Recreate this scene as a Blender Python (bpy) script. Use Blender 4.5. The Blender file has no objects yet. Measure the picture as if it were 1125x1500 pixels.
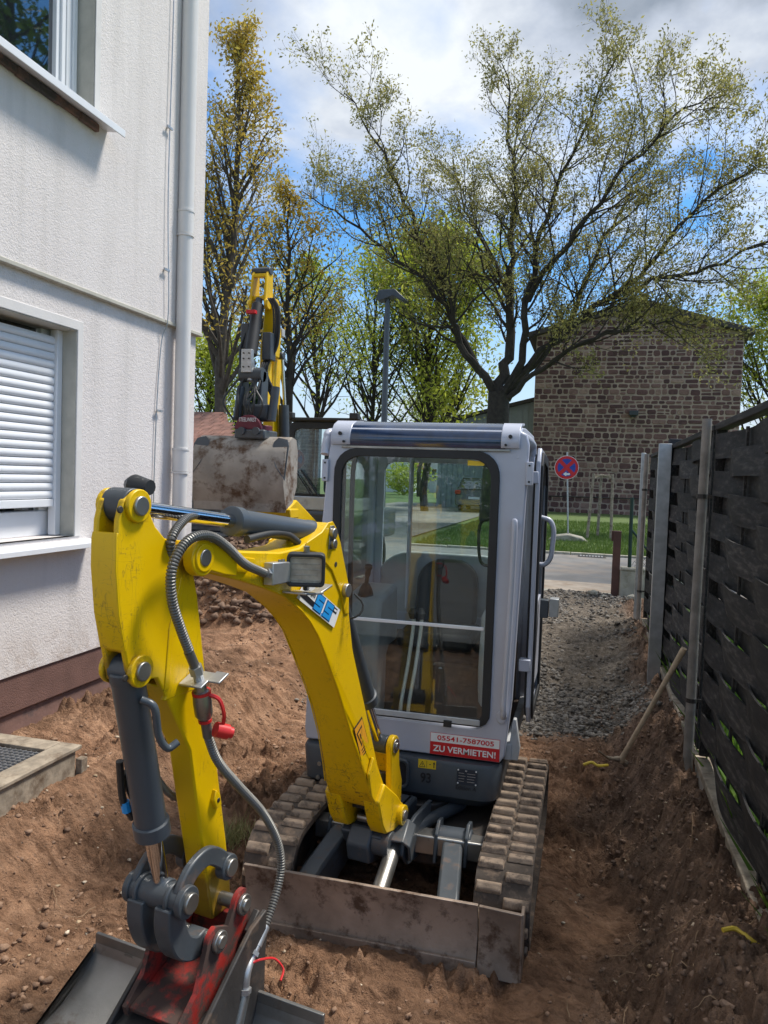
import bpy, bmesh, math, random
import numpy as np
from mathutils import Vector, Matrix
random.seed(7); np.random.seed(7)
S = bpy.context.scene
C = S.collection
R = math.radians
PI = math.pi

# ---------------------------------------------------------------- camera
cd = bpy.data.cameras.new('camera'); cam = bpy.data.objects.new('camera', cd); C.objects.link(cam)
cd.sensor_fit = 'VERTICAL'; cd.sensor_height = 24; cd.lens = 24*1127/1500
cd.clip_start = .05; cd.clip_end = 2000
_y, _p, _r = R(14.8), R(2.66), R(2.0)
fw = Vector((-math.sin(_y)*math.cos(_p), math.cos(_y)*math.cos(_p), -math.sin(_p)))
r0 = Vector((math.cos(_y), math.sin(_y), 0)); u0 = r0.cross(fw)
rt = r0*math.cos(_r)+u0*math.sin(_r); up = -r0*math.sin(_r)+u0*math.cos(_r)
cam.matrix_world = Matrix(((rt.x, up.x, -fw.x, 0), (rt.y, up.y, -fw.y, 0), (rt.z, up.z, -fw.z, 1.95), (0, 0, 0, 1)))
S.camera = cam

# ---------------------------------------------------------------- sky and sun
SUN_EL, SUN_AZ = 60, 54            # azimuth clockwise from +Y
W = bpy.data.worlds.new('World'); S.world = W; W.use_nodes = True
nt = W.node_tree; nt.nodes.clear()
def N(t, kind, **kw):
    n = t.nodes.new(kind)
    for k, v in kw.items():
        if k in ('inp',):
            for a, b in v.items(): n.inputs[a].default_value = b
        else: setattr(n, k, v)
    return n
def L(t, a, b): t.links.new(a, b)
def ramp(t, fac, stops, interp='LINEAR'):
    n = t.nodes.new('ShaderNodeValToRGB'); n.color_ramp.interpolation = interp
    e = n.color_ramp.elements
    while len(e) < len(stops): e.new(.5)
    for i, (p, c) in enumerate(stops):
        e[i].position = p
        e[i].color = (c, c, c, 1) if isinstance(c, (int, float)) else (*c, 1)
    L(t, fac, n.inputs[0]); return n.outputs[0]
def mixc(t, f, a, b, mode='MIX'):
    n = t.nodes.new('ShaderNodeMix'); n.data_type = 'RGBA'; n.blend_type = mode
    for s, v in ((n.inputs[0], f), (n.inputs[6], a), (n.inputs[7], b)):
        if hasattr(v, 'is_linked'): L(t, v, s)
        elif isinstance(v, (int, float)): s.default_value = v if s.type == 'VALUE' else (v, v, v, 1)
        else: s.default_value = (*v, 1)
    return n.outputs[2]
def mth(t, op, a, b=None, clamp=False):
    n = t.nodes.new('ShaderNodeMath'); n.operation = op; n.use_clamp = clamp
    for s, v in ((n.inputs[0], a), (n.inputs[1], b)):
        if v is None: continue
        if hasattr(v, 'is_linked'): L(t, v, s)
        else: s.default_value = v
    return n.outputs[0]
sky = N(nt, 'ShaderNodeTexSky', sky_type='NISHITA', sun_disc=False, sun_elevation=R(SUN_EL), sun_rotation=R(SUN_AZ), altitude=200, air_density=1.0, dust_density=.1, ozone_density=2.0)
tc = N(nt, 'ShaderNodeTexCoord')
sx = N(nt, 'ShaderNodeSeparateXYZ'); L(nt, tc.outputs['Generated'], sx.inputs[0])
zz = mth(nt, 'ADD', mth(nt, 'MAXIMUM', sx.outputs[2], 0.0), .32)
cx = N(nt, 'ShaderNodeCombineXYZ')
L(nt, mth(nt, 'DIVIDE', sx.outputs[0], zz), cx.inputs[0]); L(nt, mth(nt, 'DIVIDE', sx.outputs[1], zz), cx.inputs[1])
n1 = N(nt, 'ShaderNodeTexNoise', noise_dimensions='3D', inp={'Scale': 1.7, 'Detail': 9, 'Roughness': .56, 'Distortion': .25})
off = N(nt, 'ShaderNodeVectorMath', operation='ADD'); L(nt, cx.outputs[0], off.inputs[0]); off.inputs[1].default_value = (2.2, 3.3, 9)
L(nt, off.outputs[0], n1.inputs['Vector'])
n2 = N(nt, 'ShaderNodeTexNoise', noise_dimensions='3D', inp={'Scale': 2.2, 'Detail': 7, 'Roughness': .55})
off2 = N(nt, 'ShaderNodeVectorMath', operation='ADD'); L(nt, cx.outputs[0], off2.inputs[0]); off2.inputs[1].default_value = (7.2, 3.3, 11)
L(nt, off2.outputs[0], n2.inputs['Vector'])
# more cloud overhead, more blue lower down
cover = mth(nt, 'ADD', n1.outputs[0], mth(nt, 'MULTIPLY', mth(nt, 'SUBTRACT', sx.outputs[2], .27), .36))
cover = mth(nt, 'ADD', cover, mth(nt, 'MULTIPLY', mth(nt, 'MAXIMUM', mth(nt, 'SUBTRACT', .17, sx.outputs[2]), 0.0), 1.5))
cmask = ramp(nt, cover, [(.50, 0.0), (.57, .5), (.67, 1.0)])
ccol = ramp(nt, n2.outputs[0], [(.38, (1.0, 1.18, 1.45)), (.47, (1.75, 1.95, 2.3)), (.58, (2.9, 3.05, 3.2))])
edge = ramp(nt, cover, [(.50, 1.0), (.70, 0.0)])
ccol = mixc(nt, mth(nt, 'MULTIPLY', edge, .55), ccol, (3.3, 3.4, 3.5))
hs = N(nt, 'ShaderNodeHueSaturation', inp={'Saturation': 1.32, 'Value': .60}); L(nt, sky.outputs[0], hs.inputs['Color'])
hz = ramp(nt, sx.outputs[2], [(.0, 1.0), (.06, .85), (.26, 0.0)])       # pale horizon
blue = mixc(nt, hz, hs.outputs[0], (1.9, 2.25, 2.7))
skyc = mixc(nt, cmask, blue, ccol)
bg = N(nt, 'ShaderNodeBackground', inp={'Strength': .10}); L(nt, skyc, bg.inputs[0])
wo = N(nt, 'ShaderNodeOutputWorld'); L(nt, bg.outputs[0], wo.inputs[0])
sl = bpy.data.lights.new('sun', 'SUN'); sl.energy = 1.5; sl.angle = R(12); sl.color = (1, .95, .87)
so = bpy.data.objects.new('sun', sl); C.objects.link(so)
sd = Vector((math.sin(R(SUN_AZ))*math.cos(R(SUN_EL)), math.cos(R(SUN_AZ))*math.cos(R(SUN_EL)), math.sin(R(SUN_EL))))
so.rotation_euler = sd.to_track_quat('Z', 'Y').to_euler()
S.view_settings.view_transform = 'Standard'; S.view_settings.look = 'None'
S.view_settings.exposure = 1.72; S.view_settings.gamma = 1; S.view_settings.use_curve_mapping = False
S.cycles.max_bounces = 8; S.cycles.transparent_max_bounces = 16

# ---------------------------------------------------------------- materials
def newmat(name):
    m = bpy.data.materials.new(name); m.use_nodes = True
    t = m.node_tree; b = t.nodes['Principled BSDF']; return m, t, b
def objco(t):
    return N(t, 'ShaderNodeTexCoord').outputs['Object']
def geopos(t):
    return N(t, 'ShaderNodeNewGeometry').outputs['Position']
def noise(t, v, scale, detail=4, rough=.55, dist=0):
    n = N(t, 'ShaderNodeTexNoise', inp={'Scale': scale, 'Detail': detail, 'Roughness': rough, 'Distortion': dist}); L(t, v, n.inputs['Vector']); return n.outputs[0]
def bump(t, b, h, strength, dist):
    n = N(t, 'ShaderNodeBump', inp={'Strength': strength, 'Distance': dist}); L(t, h, n.inputs['Height']); L(t, n.outputs[0], b.inputs['Normal']); return n
def M(name, col, rough=.5, metal=0, var=.12, vs=6, bmp=0, bs=60, dirt=None, dthr=(.55, .68), ds=5, spec=.5, coat=0):
    m, t, b = newmat(name); p = geopos(t)
    lo = tuple(c*(1-var) for c in col); hi = tuple(min(1, c*(1+var)) for c in col)
    c = ramp(t, noise(t, p, vs, 5), [(.35, lo), (.65, hi)])
    rgh = None
    if dirt:
        dn = noise(t, p, ds, 8, .68); f = ramp(t, dn, [(dthr[0], 0.0), (dthr[1], 1.0)])
        c = mixc(t, f, c, dirt)
        r_ = ramp(t, f, [(0, rough), (1, .9)]); L(t, r_, b.inputs['Roughness'])
    else: b.inputs['Roughness'].default_value = rough
    L(t, c, b.inputs['Base Color'])
    b.inputs['Metallic'].default_value = metal
    b.inputs['Specular IOR Level'].default_value = spec
    if coat: b.inputs['Coat Weight'].default_value = coat; b.inputs['Coat Roughness'].default_value = .15
    if bmp: bump(t, b, noise(t, p, bs, 3), bmp, .004)
    return m
MUD = (.13, .07, .04)
def yellow_paint():
    m, t, b = newmat('yellow_paint'); p = geopos(t)
    c = ramp(t, noise(t, p, 3, 4), [(.3, (.68, .42, .0)), (.7, (.75, .475, .0))])
    # grime near lower, handled areas and thin scratches
    sp = N(t, 'ShaderNodeMapping', inp={'Scale': (9, 9, 34), 'Rotation': (.5, .3, .4)}); L(t, p, sp.inputs[0])
    sc = ramp(t, noise(t, sp.outputs[0], 2.4, 6, .7, .6), [(.61, 0.0), (.64, 1.0)])
    sp2 = N(t, 'ShaderNodeMapping', inp={'Scale': (26, 26, 5), 'Rotation': (.4, -.3, .2)}); L(t, p, sp2.inputs[0])
    sc2 = ramp(t, noise(t, sp2.outputs[0], 2.0, 6, .7, .5), [(.62, 0.0), (.645, 1.0)])
    gz = N(t, 'ShaderNodeSeparateXYZ'); L(t, p, gz.inputs[0])
    low = ramp(t, gz.outputs[2], [(.5, 1.0), (1.15, .12)])
    zone = ramp(t, noise(t, p, 3.1, 3), [(.44, 0.0), (.54, 1.0)])
    f = mth(t, 'MULTIPLY', mth(t, 'MULTIPLY', mth(t, 'MAXIMUM', sc, sc2), zone), low, True)
    c = mixc(t, f, c, (.07, .035, .02))
    g = ramp(t, noise(t, p, 14, 9, .72), [(.52, 0.0), (.72, .5)])
    c = mixc(t, mth(t, 'MULTIPLY', g, low), c, (.28, .15, .04))
    # thin scratch lines on the flanks and greasy rings round the pins
    for sc_, rot, zs, lim in (((30, 30, 5), (.35, .5, .2), 1.3, .55), ((8, 8, 30), (.2, .4, .7), 1.6, .6)):
        mp_ = N(t, 'ShaderNodeMapping', inp={'Scale': sc_, 'Rotation': rot}); L(t, p, mp_.inputs[0])
        ln = mth(t, 'ABSOLUTE', mth(t, 'SUBTRACT', noise(t, mp_.outputs[0], zs, 3, .5, .3), .5))
        lf_ = mth(t, 'MULTIPLY', ramp(t, ln, [(.004, 1.0), (.012, 0.0)]), ramp(t, noise(t, p, 7.5, 4), [(lim-.05, 0.0), (lim+.04, .9)]))
        c = mixc(t, mth(t, 'MULTIPLY', lf_, ramp(t, gz.outputs[2], [(.5, 1.0), (1.7, .45)])), c, (.10, .055, .03))
    for (s_, z_, r_) in ((1.275, 1.712, .075), (-.115, .461, .10), (1.09, .66, .12), (1.462, 1.435, .065), (1.482, 1.855, .06), (-.106, .765, .06)):
        w_ = (-.8839-.16333*s_, 3.162-.98657*s_, z_)
        vd = N(t, 'ShaderNodeVectorMath', operation='DISTANCE'); L(t, p, vd.inputs[0]); vd.inputs[1].default_value = w_
        dn_ = mth(t, 'ADD', vd.outputs['Value'], mth(t, 'MULTIPLY', mth(t, 'SUBTRACT', noise(t, p, 28, 6, .7), .5), .09))
        c = mixc(t, ramp(t, dn_, [(r_*.75, .75), (r_*1.05, 0.0)]), c, (.16, .085, .02))
    L(t, c, b.inputs['Base Color']); b.inputs['Roughness'].default_value = .38
    L(t, ramp(t, f, [(0, .36), (1, .85)]), b.inputs['Roughness'])
    b.inputs['Specular IOR Level'].default_value = .4
    bump(t, b, noise(t, p, 45, 3), .12, .003)
    return m
MT = {}
MT['yellow'] = yellow_paint()
MT['grey_dark'] = M('anthracite_paint', (.048, .058, .07), .42, dirt=(.16, .12, .09), dthr=(.62, .82), ds=7, bmp=.1)
MT['grey_cyl'] = M('cylinder_grey_paint', (.062, .074, .088), .35, var=.06, dirt=(.16, .14, .12), dthr=(.64, .85), ds=9, bmp=.06)
MT['grey_link'] = M('link_grey_paint', (.055, .064, .073), .42, dirt=(.13, .08, .055), dthr=(.55, .72), ds=14, bmp=.1)
MT['silver'] = M('silver_paint', (.47, .495, .58), .33, 0.1, var=.04, dirt=(.26, .22, .18), dthr=(.66, .84), ds=6)
MT['rubber'] = M('black_rubber', (.018, .019, .021), .6, var=.2)
MT['plastic'] = M('black_plastic', (.028, .030, .034), .5, var=.15)
MT['chrome'] = M('chrome_rod', (.62, .62, .64), .10, 1, var=.03)
MT['steel'] = M('worn_steel', (.36, .35, .33), .38, .9, var=.2, dirt=(.16, .10, .06), dthr=(.6, .74), ds=30)
MT['zinc'] = M('galvanised_steel', (.46, .47, .48), .42, .75, var=.12, vs=14)
MT['rod_light'] = M('light_lever_steel', (.62, .62, .58), .35, .3)
MT['red'] = M('red_paint', (.33, .026, .02), .5, var=.2, dirt=(.06, .035, .028), dthr=(.40, .53), ds=13, bmp=.15)
MT['redplastic'] = M('red_plastic', (.55, .02, .02), .4)
MT['blackmetal'] = M('black_muddy_steel', (.05, .045, .042), .55, .3, var=.25, dirt=(.15, .10, .07), dthr=(.55, .72), ds=11, bmp=.2)
MT['bladesteel'] = M('muddy_blade_steel', (.31, .24, .19), .5, .25, var=.3, vs=5, dirt=(.11, .065, .042), dthr=(.50, .62), ds=9, bmp=.5, bs=35)
MT['bucketsteel'] = M('scoured_bucket_steel', (.24, .235, .225), .38, .75, var=.18, vs=5, dirt=(.14, .09, .055), dthr=(.56, .72), ds=6, bmp=.12)
MT['muddybucket'] = M('muddy_bucket_plate', (.30, .27, .235), .65, .1, var=.18, vs=4, dirt=(.10, .055, .03), dthr=(.50, .64), ds=3.8, bmp=.4, bs=25)
MT['trackrubber'] = M('dusty_track_rubber', (.29, .215, .155), .85, 0, var=.25, vs=12, dirt=(.10, .075, .058), dthr=(.48, .62), ds=16, bmp=.8, bs=50)
MT['trackbelt'] = M('track_belt_rubber', (.075, .058, .046), .9, var=.3, vs=10, dirt=(.20, .14, .10), dthr=(.5, .66), ds=14, bmp=.6, bs=50)
MT['seat'] = M('black_seat_vinyl', (.02, .02, .022), .6)
MT['console'] = M('light_grey_console', (.42, .43, .44), .55, dirt=(.15, .12, .1), dthr=(.6, .8))
MT['cabfloor'] = M('dirty_cab_floor', (.07, .05, .042), .7, var=.3, dirt=(.12, .075, .05), dthr=(.45, .65))
MT['visor'] = M('blue_tinted_visor', (.012, .032, .085), .1, 0, var=.25, vs=20, coat=1)
MT['white'] = M('white_print', (.78, .78, .78), .45, var=.02)
MT['redprint'] = M('red_print', (.55, .012, .02), .45, var=.02)
MT['blackprint'] = M('black_print', (.015, .015, .02), .5, var=.02)
MT['blueprint'] = M('blue_print', (.02, .30, .72), .45, var=.02)
MT['signblue'] = M('sign_blue', (.012, .05, .33), .4, var=.02)
MT['darkblue'] = M('dark_blue_print', (.01, .05, .18), .45, var=.02)
MT['yellowprint'] = M('yellow_print', (.72, .50, .02), .5, var=.05)
MT['orangeprint'] = M('orange_print', (.75, .34, .02), .5, var=.05)
MT['lens'] = M('lamp_lens', (.42, .39, .33), .2, .1, var=.2, vs=30, coat=1)
MT['grille'] = M('hose_guard', (.15, .145, .135), .42, .5, var=.15)
MT['hose'] = M('black_hose', (.03, .03, .03), .55)
MT['wood'] = M('weathered_handle_wood', (.52, .40, .27), .7, var=.2, vs=20, bmp=.2)
MT['oldwood'] = M('grey_weathered_wood', (.30, .25, .19), .85, var=.25, vs=16, dirt=(.12, .08, .05), dthr=(.5, .7), ds=9, bmp=.5)
MT['browniron'] = M('rust_brown_paint', (.085, .035, .025), .6, var=.2, bmp=.2)
MT['bluegreen'] = M('dark_green_post', (.008, .035, .025), .5)
MT['concrete'] = M('weathered_concrete', (.36, .34, .28), .85, var=.15, dirt=(.16, .15, .09), dthr=(.5, .7), ds=5, bmp=.4, bs=40)
MT['kickboard'] = M('kick_board', (.34, .31, .27), .85, var=.2, dirt=(.14, .10, .07), dthr=(.5, .68), ds=7, bmp=.5, bs=40)
MT['asphalt'] = M('asphalt', (.17, .165, .16), .9, var=.18, vs=2, dirt=(.28, .22, .17), dthr=(.5, .72), ds=.7, bmp=.4, bs=80)
MT['sandy'] = M('sandy_pavement', (.36, .30, .24), .9, var=.15, vs=3, dirt=(.26, .19, .13), dthr=(.48, .66), ds=2.5, bmp=.3, bs=60)
MT['pvc'] = M('downpipe_plastic', (.72, .69, .66), .35, var=.02)
MT['frame'] = M('white_window_frame', (.76, .77, .79), .3, var=.02)
MT['bandpaint'] = M('smooth_band_paint', (.64, .62, .60), .8, var=.04, bmp=.2)
MT['shutter'] = M('white_shutter_slat', (.74, .75, .77), .35, var=.02)
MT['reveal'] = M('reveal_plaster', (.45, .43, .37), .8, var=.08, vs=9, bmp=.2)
MT['plinth'] = M('brown_plinth_plaster', (.155, .082, .066), .85, var=.12, bmp=.9, bs=110)
MT['foundation'] = M('dirty_foundation', (.20, .115, .095), .9, var=.2, dirt=(.07, .065, .07), dthr=(.52, .62), ds=4, bmp=.8, bs=30)
MT['roofedge'] = M('dark_fascia', (.055, .045, .042), .7)
MT['cladding'] = M('grey_metal_cladding', (.33, .36, .39), .5, var=.06)
MT['tile'] = M('brown_roof_tile', (.20, .10, .075), .8, var=.3, vs=4, bmp=.4, bs=6)
MT['shedwall'] = M('dark_shed_boards', (.11, .095, .085), .8, var=.3, vs=5)
MT['darkvoid'] = M('dark_timber_and_void', (.025, .028, .035), .8)
MT['carpaint'] = M('dark_car_paint', (.03, .035, .045), .25, .3, coat=1)
MT['carlight'] = M('red_tail_light', (.5, .03, .02), .3)
MT['houseplaster'] = M('far_white_plaster', (.72, .72, .70), .8)
MT['redtile'] = M('red_roof_tile', (.28, .09, .06), .8, var=.2)
MT['conifer'] = M('conifer_green', (.012, .035, .018), .8)
MT['root'] = M('pale_root', (.30, .20, .12), .8)
MT['cordyellow'] = M('yellow_tape', (.62, .45, .05), .5)
MT['seatlight'] = M('teal_grey_seat', (.10, .15, .17), .7)
def glass(name, tint=(.9, .95, .95), spec=1.0, boost=1.0):
    m, t, b = newmat(name); t.nodes.remove(b)
    o = t.nodes['Material Output']
    tr = N(t, 'ShaderNodeBsdfTransparent', inp={'Color': (*tint, 1)})
    gl = N(t, 'ShaderNodeBsdfGlossy', inp={'Color': (1, 1, 1, 1), 'Roughness': .015})
    fr = N(t, 'ShaderNodeFresnel', inp={'IOR': 1.55})
    mx = N(t, 'ShaderNodeMixShader')
    L(t, mth(t, 'ADD', mth(t, 'MULTIPLY', fr.outputs[0], .85*boost), .0, True), mx.inputs[0])
    L(t, tr.outputs[0], mx.inputs[1]); L(t, gl.outputs[0], mx.inputs[2])
    # thin film of dust
    df = N(t, 'ShaderNodeBsdfDiffuse', inp={'Color': (.5, .46, .42, 1)}); mx2 = N(t, 'ShaderNodeMixShader')
    L(t, ramp(t, noise(t, geopos(t), 3.5, 6), [(.3, .0), (.8, .014)]), mx2.inputs[0])
    L(t, mx.outputs[0], mx2.inputs[1]); L(t, df.outputs[0], mx2.inputs[2]); L(t, mx2.outputs[0], o.inputs[0])
    return m
MT['glass'] = glass('cab_glass')
MT['darkglass'] = glass('tinted_glass', (.35, .42, .45))
m, t, b = newmat('house_glass'); b.inputs['Base Color'].default_value = (.01, .014, .016, 1); b.inputs['Roughness'].default_value = .02
b.inputs['Specular IOR Level'].default_value = 1; b.inputs['IOR'].default_value = 2.0; MT['hglass'] = m
# stucco
m, t, b = newmat('rough_white_render'); p = geopos(t)
c = ramp(t, noise(t, p, 1.1, 5), [(.3, (.66, .61, .585)), (.7, (.73, .685, .66))])
vs = N(t, 'ShaderNodeMapping', inp={'Scale': (3, 3, .25)}); L(t, p, vs.inputs[0])
c = mixc(t, ramp(t, noise(t, vs.outputs[0], 2.2, 6, .6), [(.5, 0.0), (.72, .30)]), c, (.44, .41, .38))
wz = N(t, 'ShaderNodeSeparateXYZ'); L(t, p, wz.inputs[0])
spl = mth(t, 'MULTIPLY', ramp(t, wz.outputs[2], [(.75, .5), (1.25, 0.0)]), ramp(t, noise(t, p, 9, 8, .7), [(.45, 0.0), (.62, 1.0)]))
c = mixc(t, spl, c, (.36, .27, .21))
L(t, c, b.inputs['Base Color']); b.inputs['Roughness'].default_value = .9
hn = mth(t, 'ADD', noise(t, p, 95, 4, .6), mth(t, 'MULTIPLY', noise(t, p, 38, 3, .6), .7)); bump(t, b, hn, .6, .008); MT['stucco'] = m
# soil: colour by zone attributes
m, t, b = newmat('dug_soil'); p = geopos(t)
ag = N(t, 'ShaderNodeAttribute', attribute_name='gravel'); ad = N(t, 'ShaderNodeAttribute', attribute_name='humus')
nb = noise(t, p, 1.3, 6, .6); nf = noise(t, p, 22, 8, .7); nm = noise(t, p, 6, 8, .68)
base = ramp(t, nm, [(.32, (.17, .098, .060)), (.5, (.335, .205, .130)), (.68, (.50, .325, .215))])
big = ramp(t, nb, [(.38, (.62, .58, .55)), (.62, (1.1, 1.03, .98))])
base = mixc(t, 1.0, base, big, 'MULTIPLY')
hum = ramp(t, nm, [(.3, (.125, .078, .054)), (.7, (.33, .215, .148))])
base = mixc(t, ad.outputs['Fac'], base, hum)
grv = ramp(t, nf, [(.3, (.09, .074, .058)), (.5, (.20, .168, .134)), (.72, (.36, .31, .26))])
base = mixc(t, ag.outputs['Fac'], base, grv)
st = N(t, 'ShaderNodeMapping', inp={'Scale': (1.0, 3.2, 1.0), 'Rotation': (0, 0, .5)}); L(t, p, st.inputs[0])
base = mixc(t, 1.0, base, ramp(t, noise(t, st.outputs[0], 7, 9, .72, .4), [(.36, (.50, .46, .43)), (.5, (.98, .97, .96)), (.66, (1.25, 1.22, 1.18))]), 'MULTIPLY')
speck = ramp(t, noise(t, p, 70, 3, .6), [(.70, 0.0), (.76, .6)])
base = mixc(t, speck, base, (.36, .27, .19))
L(t, base, b.inputs['Base Color']); b.inputs['Roughness'].default_value = .93; b.inputs['Specular IOR Level'].default_value = .25
bn = mth(t, 'ADD', noise(t, p, 90, 5, .65), mth(t, 'MULTIPLY', nf, 1.6)); bump(t, b, bn, 1.0, .02)
MT['soil'] = m
def clodmat(name, a, bcol):
    m, t, b = newmat(name); p = geopos(t)
    g = N(t, 'ShaderNodeNewGeometry')
    c = ramp(t, g.outputs['Random Per Island'], [(0, a), (1, bcol)])
    c = mixc(t, 1.0, c, ramp(t, noise(t, p, 40, 5), [(.3, .7), (.7, 1.25)]), 'MULTIPLY')
    L(t, c, b.inputs['Base Color']); b.inputs['Roughness'].default_value = .93; bump(t, b, noise(t, p, 120, 4), .6, .006); return m
MT['clod'] = clodmat('soil_clod', (.17, .10, .064), (.33, .208, .135))
MT['humusclod'] = clodmat('dark_soil_clod', (.12, .076, .052), (.23, .15, .105))
MT['pebble'] = clodmat('grey_chipping', (.07, .060, .050), (.30, .27, .235))
MT['litter'] = clodmat('pale_chips', (.35, .25, .15), (.62, .52, .40))
# grass lawn
m, t, b = newmat('lawn_turf'); p = geopos(t)
c = ramp(t, noise(t, p, 2.2, 8, .7), [(.35, (.065, .105, .028)), (.6, (.105, .155, .04)), (.75, (.15, .19, .07))])
L(t, c, b.inputs['Base Color']); b.inputs['Roughness'].default_value = .9; bump(t, b, noise(t, p, 25, 5), .6, .05); MT['lawn'] = m
# leaves
def leafmat(name, stops, trans=.35):
    m, t, b = newmat(name); g = N(t, 'ShaderNodeNewGeometry')
    c = ramp(t, g.outputs['Random Per Island'], stops)
    L(t, c, b.inputs['Base Color']); b.inputs['Roughness'].default_value = .6
    tr = N(t, 'ShaderNodeBsdfTranslucent'); L(t, c, tr.inputs[0]); mx = N(t, 'ShaderNodeMixShader', inp={0: trans})
    o = t.nodes['Material Output']; L(t, b.outputs[0], mx.inputs[1]); L(t, tr.outputs[0], mx.inputs[2]); L(t, mx.outputs[0], o.inputs[0]); return m
MT['leaf_olive'] = leafmat('olive_spring_leaf', [(0, (.18, .165, .05)), (.5, (.31, .29, .085)), (1, (.44, .41, .14))], .5)
MT['leaf_gold'] = leafmat('golden_spring_leaf', [(0, (.32, .22, .04)), (.5, (.50, .36, .06)), (1, (.54, .46, .10))], .55)
MT['leaf_green'] = leafmat('yellow_green_leaf', [(0, (.22, .28, .03)), (.5, (.38, .44, .04)), (1, (.52, .54, .10))], .55)
MT['leaf_fresh'] = leafmat('fresh_green_leaf', [(0, (.04, .10, .012)), (1, (.15, .26, .03))], .4)
MT['grassblade'] = leafmat('grass_blade', [(0, (.07, .13, .02)), (1, (.18, .26, .05))], .3)
MT['drygrass'] = leafmat('dry_grass_blade', [(0, (.16, .19, .05)), (1, (.50, .44, .22))], .2)
MT['bark'] = M('dark_bark', (.040, .033, .026), .9, var=.3, vs=8, bmp=.8, bs=18)
MT['bark_grey'] = M('grey_brown_bark', (.075, .062, .05), .9, var=.3, vs=8, bmp=.8, bs=18)
# rubble stone
m, t, b = newmat('rubble_stone'); p = geopos(t); g = N(t, 'ShaderNodeNewGeometry'); oi = N(t, 'ShaderNodeObjectInfo')
rnd = mth(t, 'FRACT', mth(t, 'ADD', g.outputs['Random Per Island'], oi.outputs['Random']))
c = ramp(t, rnd, [(0, (.085, .044, .045)), (.4, (.14, .074, .070)), (.75, (.20, .112, .10)), (.92, (.26, .16, .135)), (1, (.36, .245, .20))])
c = mixc(t, 1.0, c, ramp(t, noise(t, p, 5, 6, .7), [(.3, .7), (.7, 1.3)]), 'MULTIPLY')
L(t, c, b.inputs['Base Color']); b.inputs['Roughness'].default_value = .9; bump(t, b, noise(t, p, 12, 5), .7, .03); MT['stone'] = m
MT['mortar'] = M('tan_mortar', (.42, .32, .265), .95, var=.15, vs=1.5)
# fence boards
m, t, b = newmat('black_stained_board'); p = objco(t)
mp = N(t, 'ShaderNodeMapping', inp={'Scale': (30, 1.2, 14)}); L(t, p, mp.inputs[0])
c = ramp(t, noise(t, mp.outputs[0], 3, 6, .65), [(.3, (.010, .010, .011)), (.52, (.028, .026, .026)), (.7, (.085, .078, .072))])
oi = N(t, 'ShaderNodeObjectInfo'); c = mixc(t, 1.0, c, ramp(t, oi.outputs['Random'], [(0, .7), (1, 1.4)]), 'MULTIPLY')
L(t, c, b.inputs['Base Color']); b.inputs['Roughness'].default_value = .72; b.inputs['Specular IOR Level'].default_value = .3; bump(t, b, noise(t, mp.outputs[0], 5, 5), .5, .004); MT['board'] = m
MT['postgrey'] = M('weathered_round_post', (.25, .225, .20), .8, var=.25, vs=9, bmp=.5, bs=50)

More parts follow.
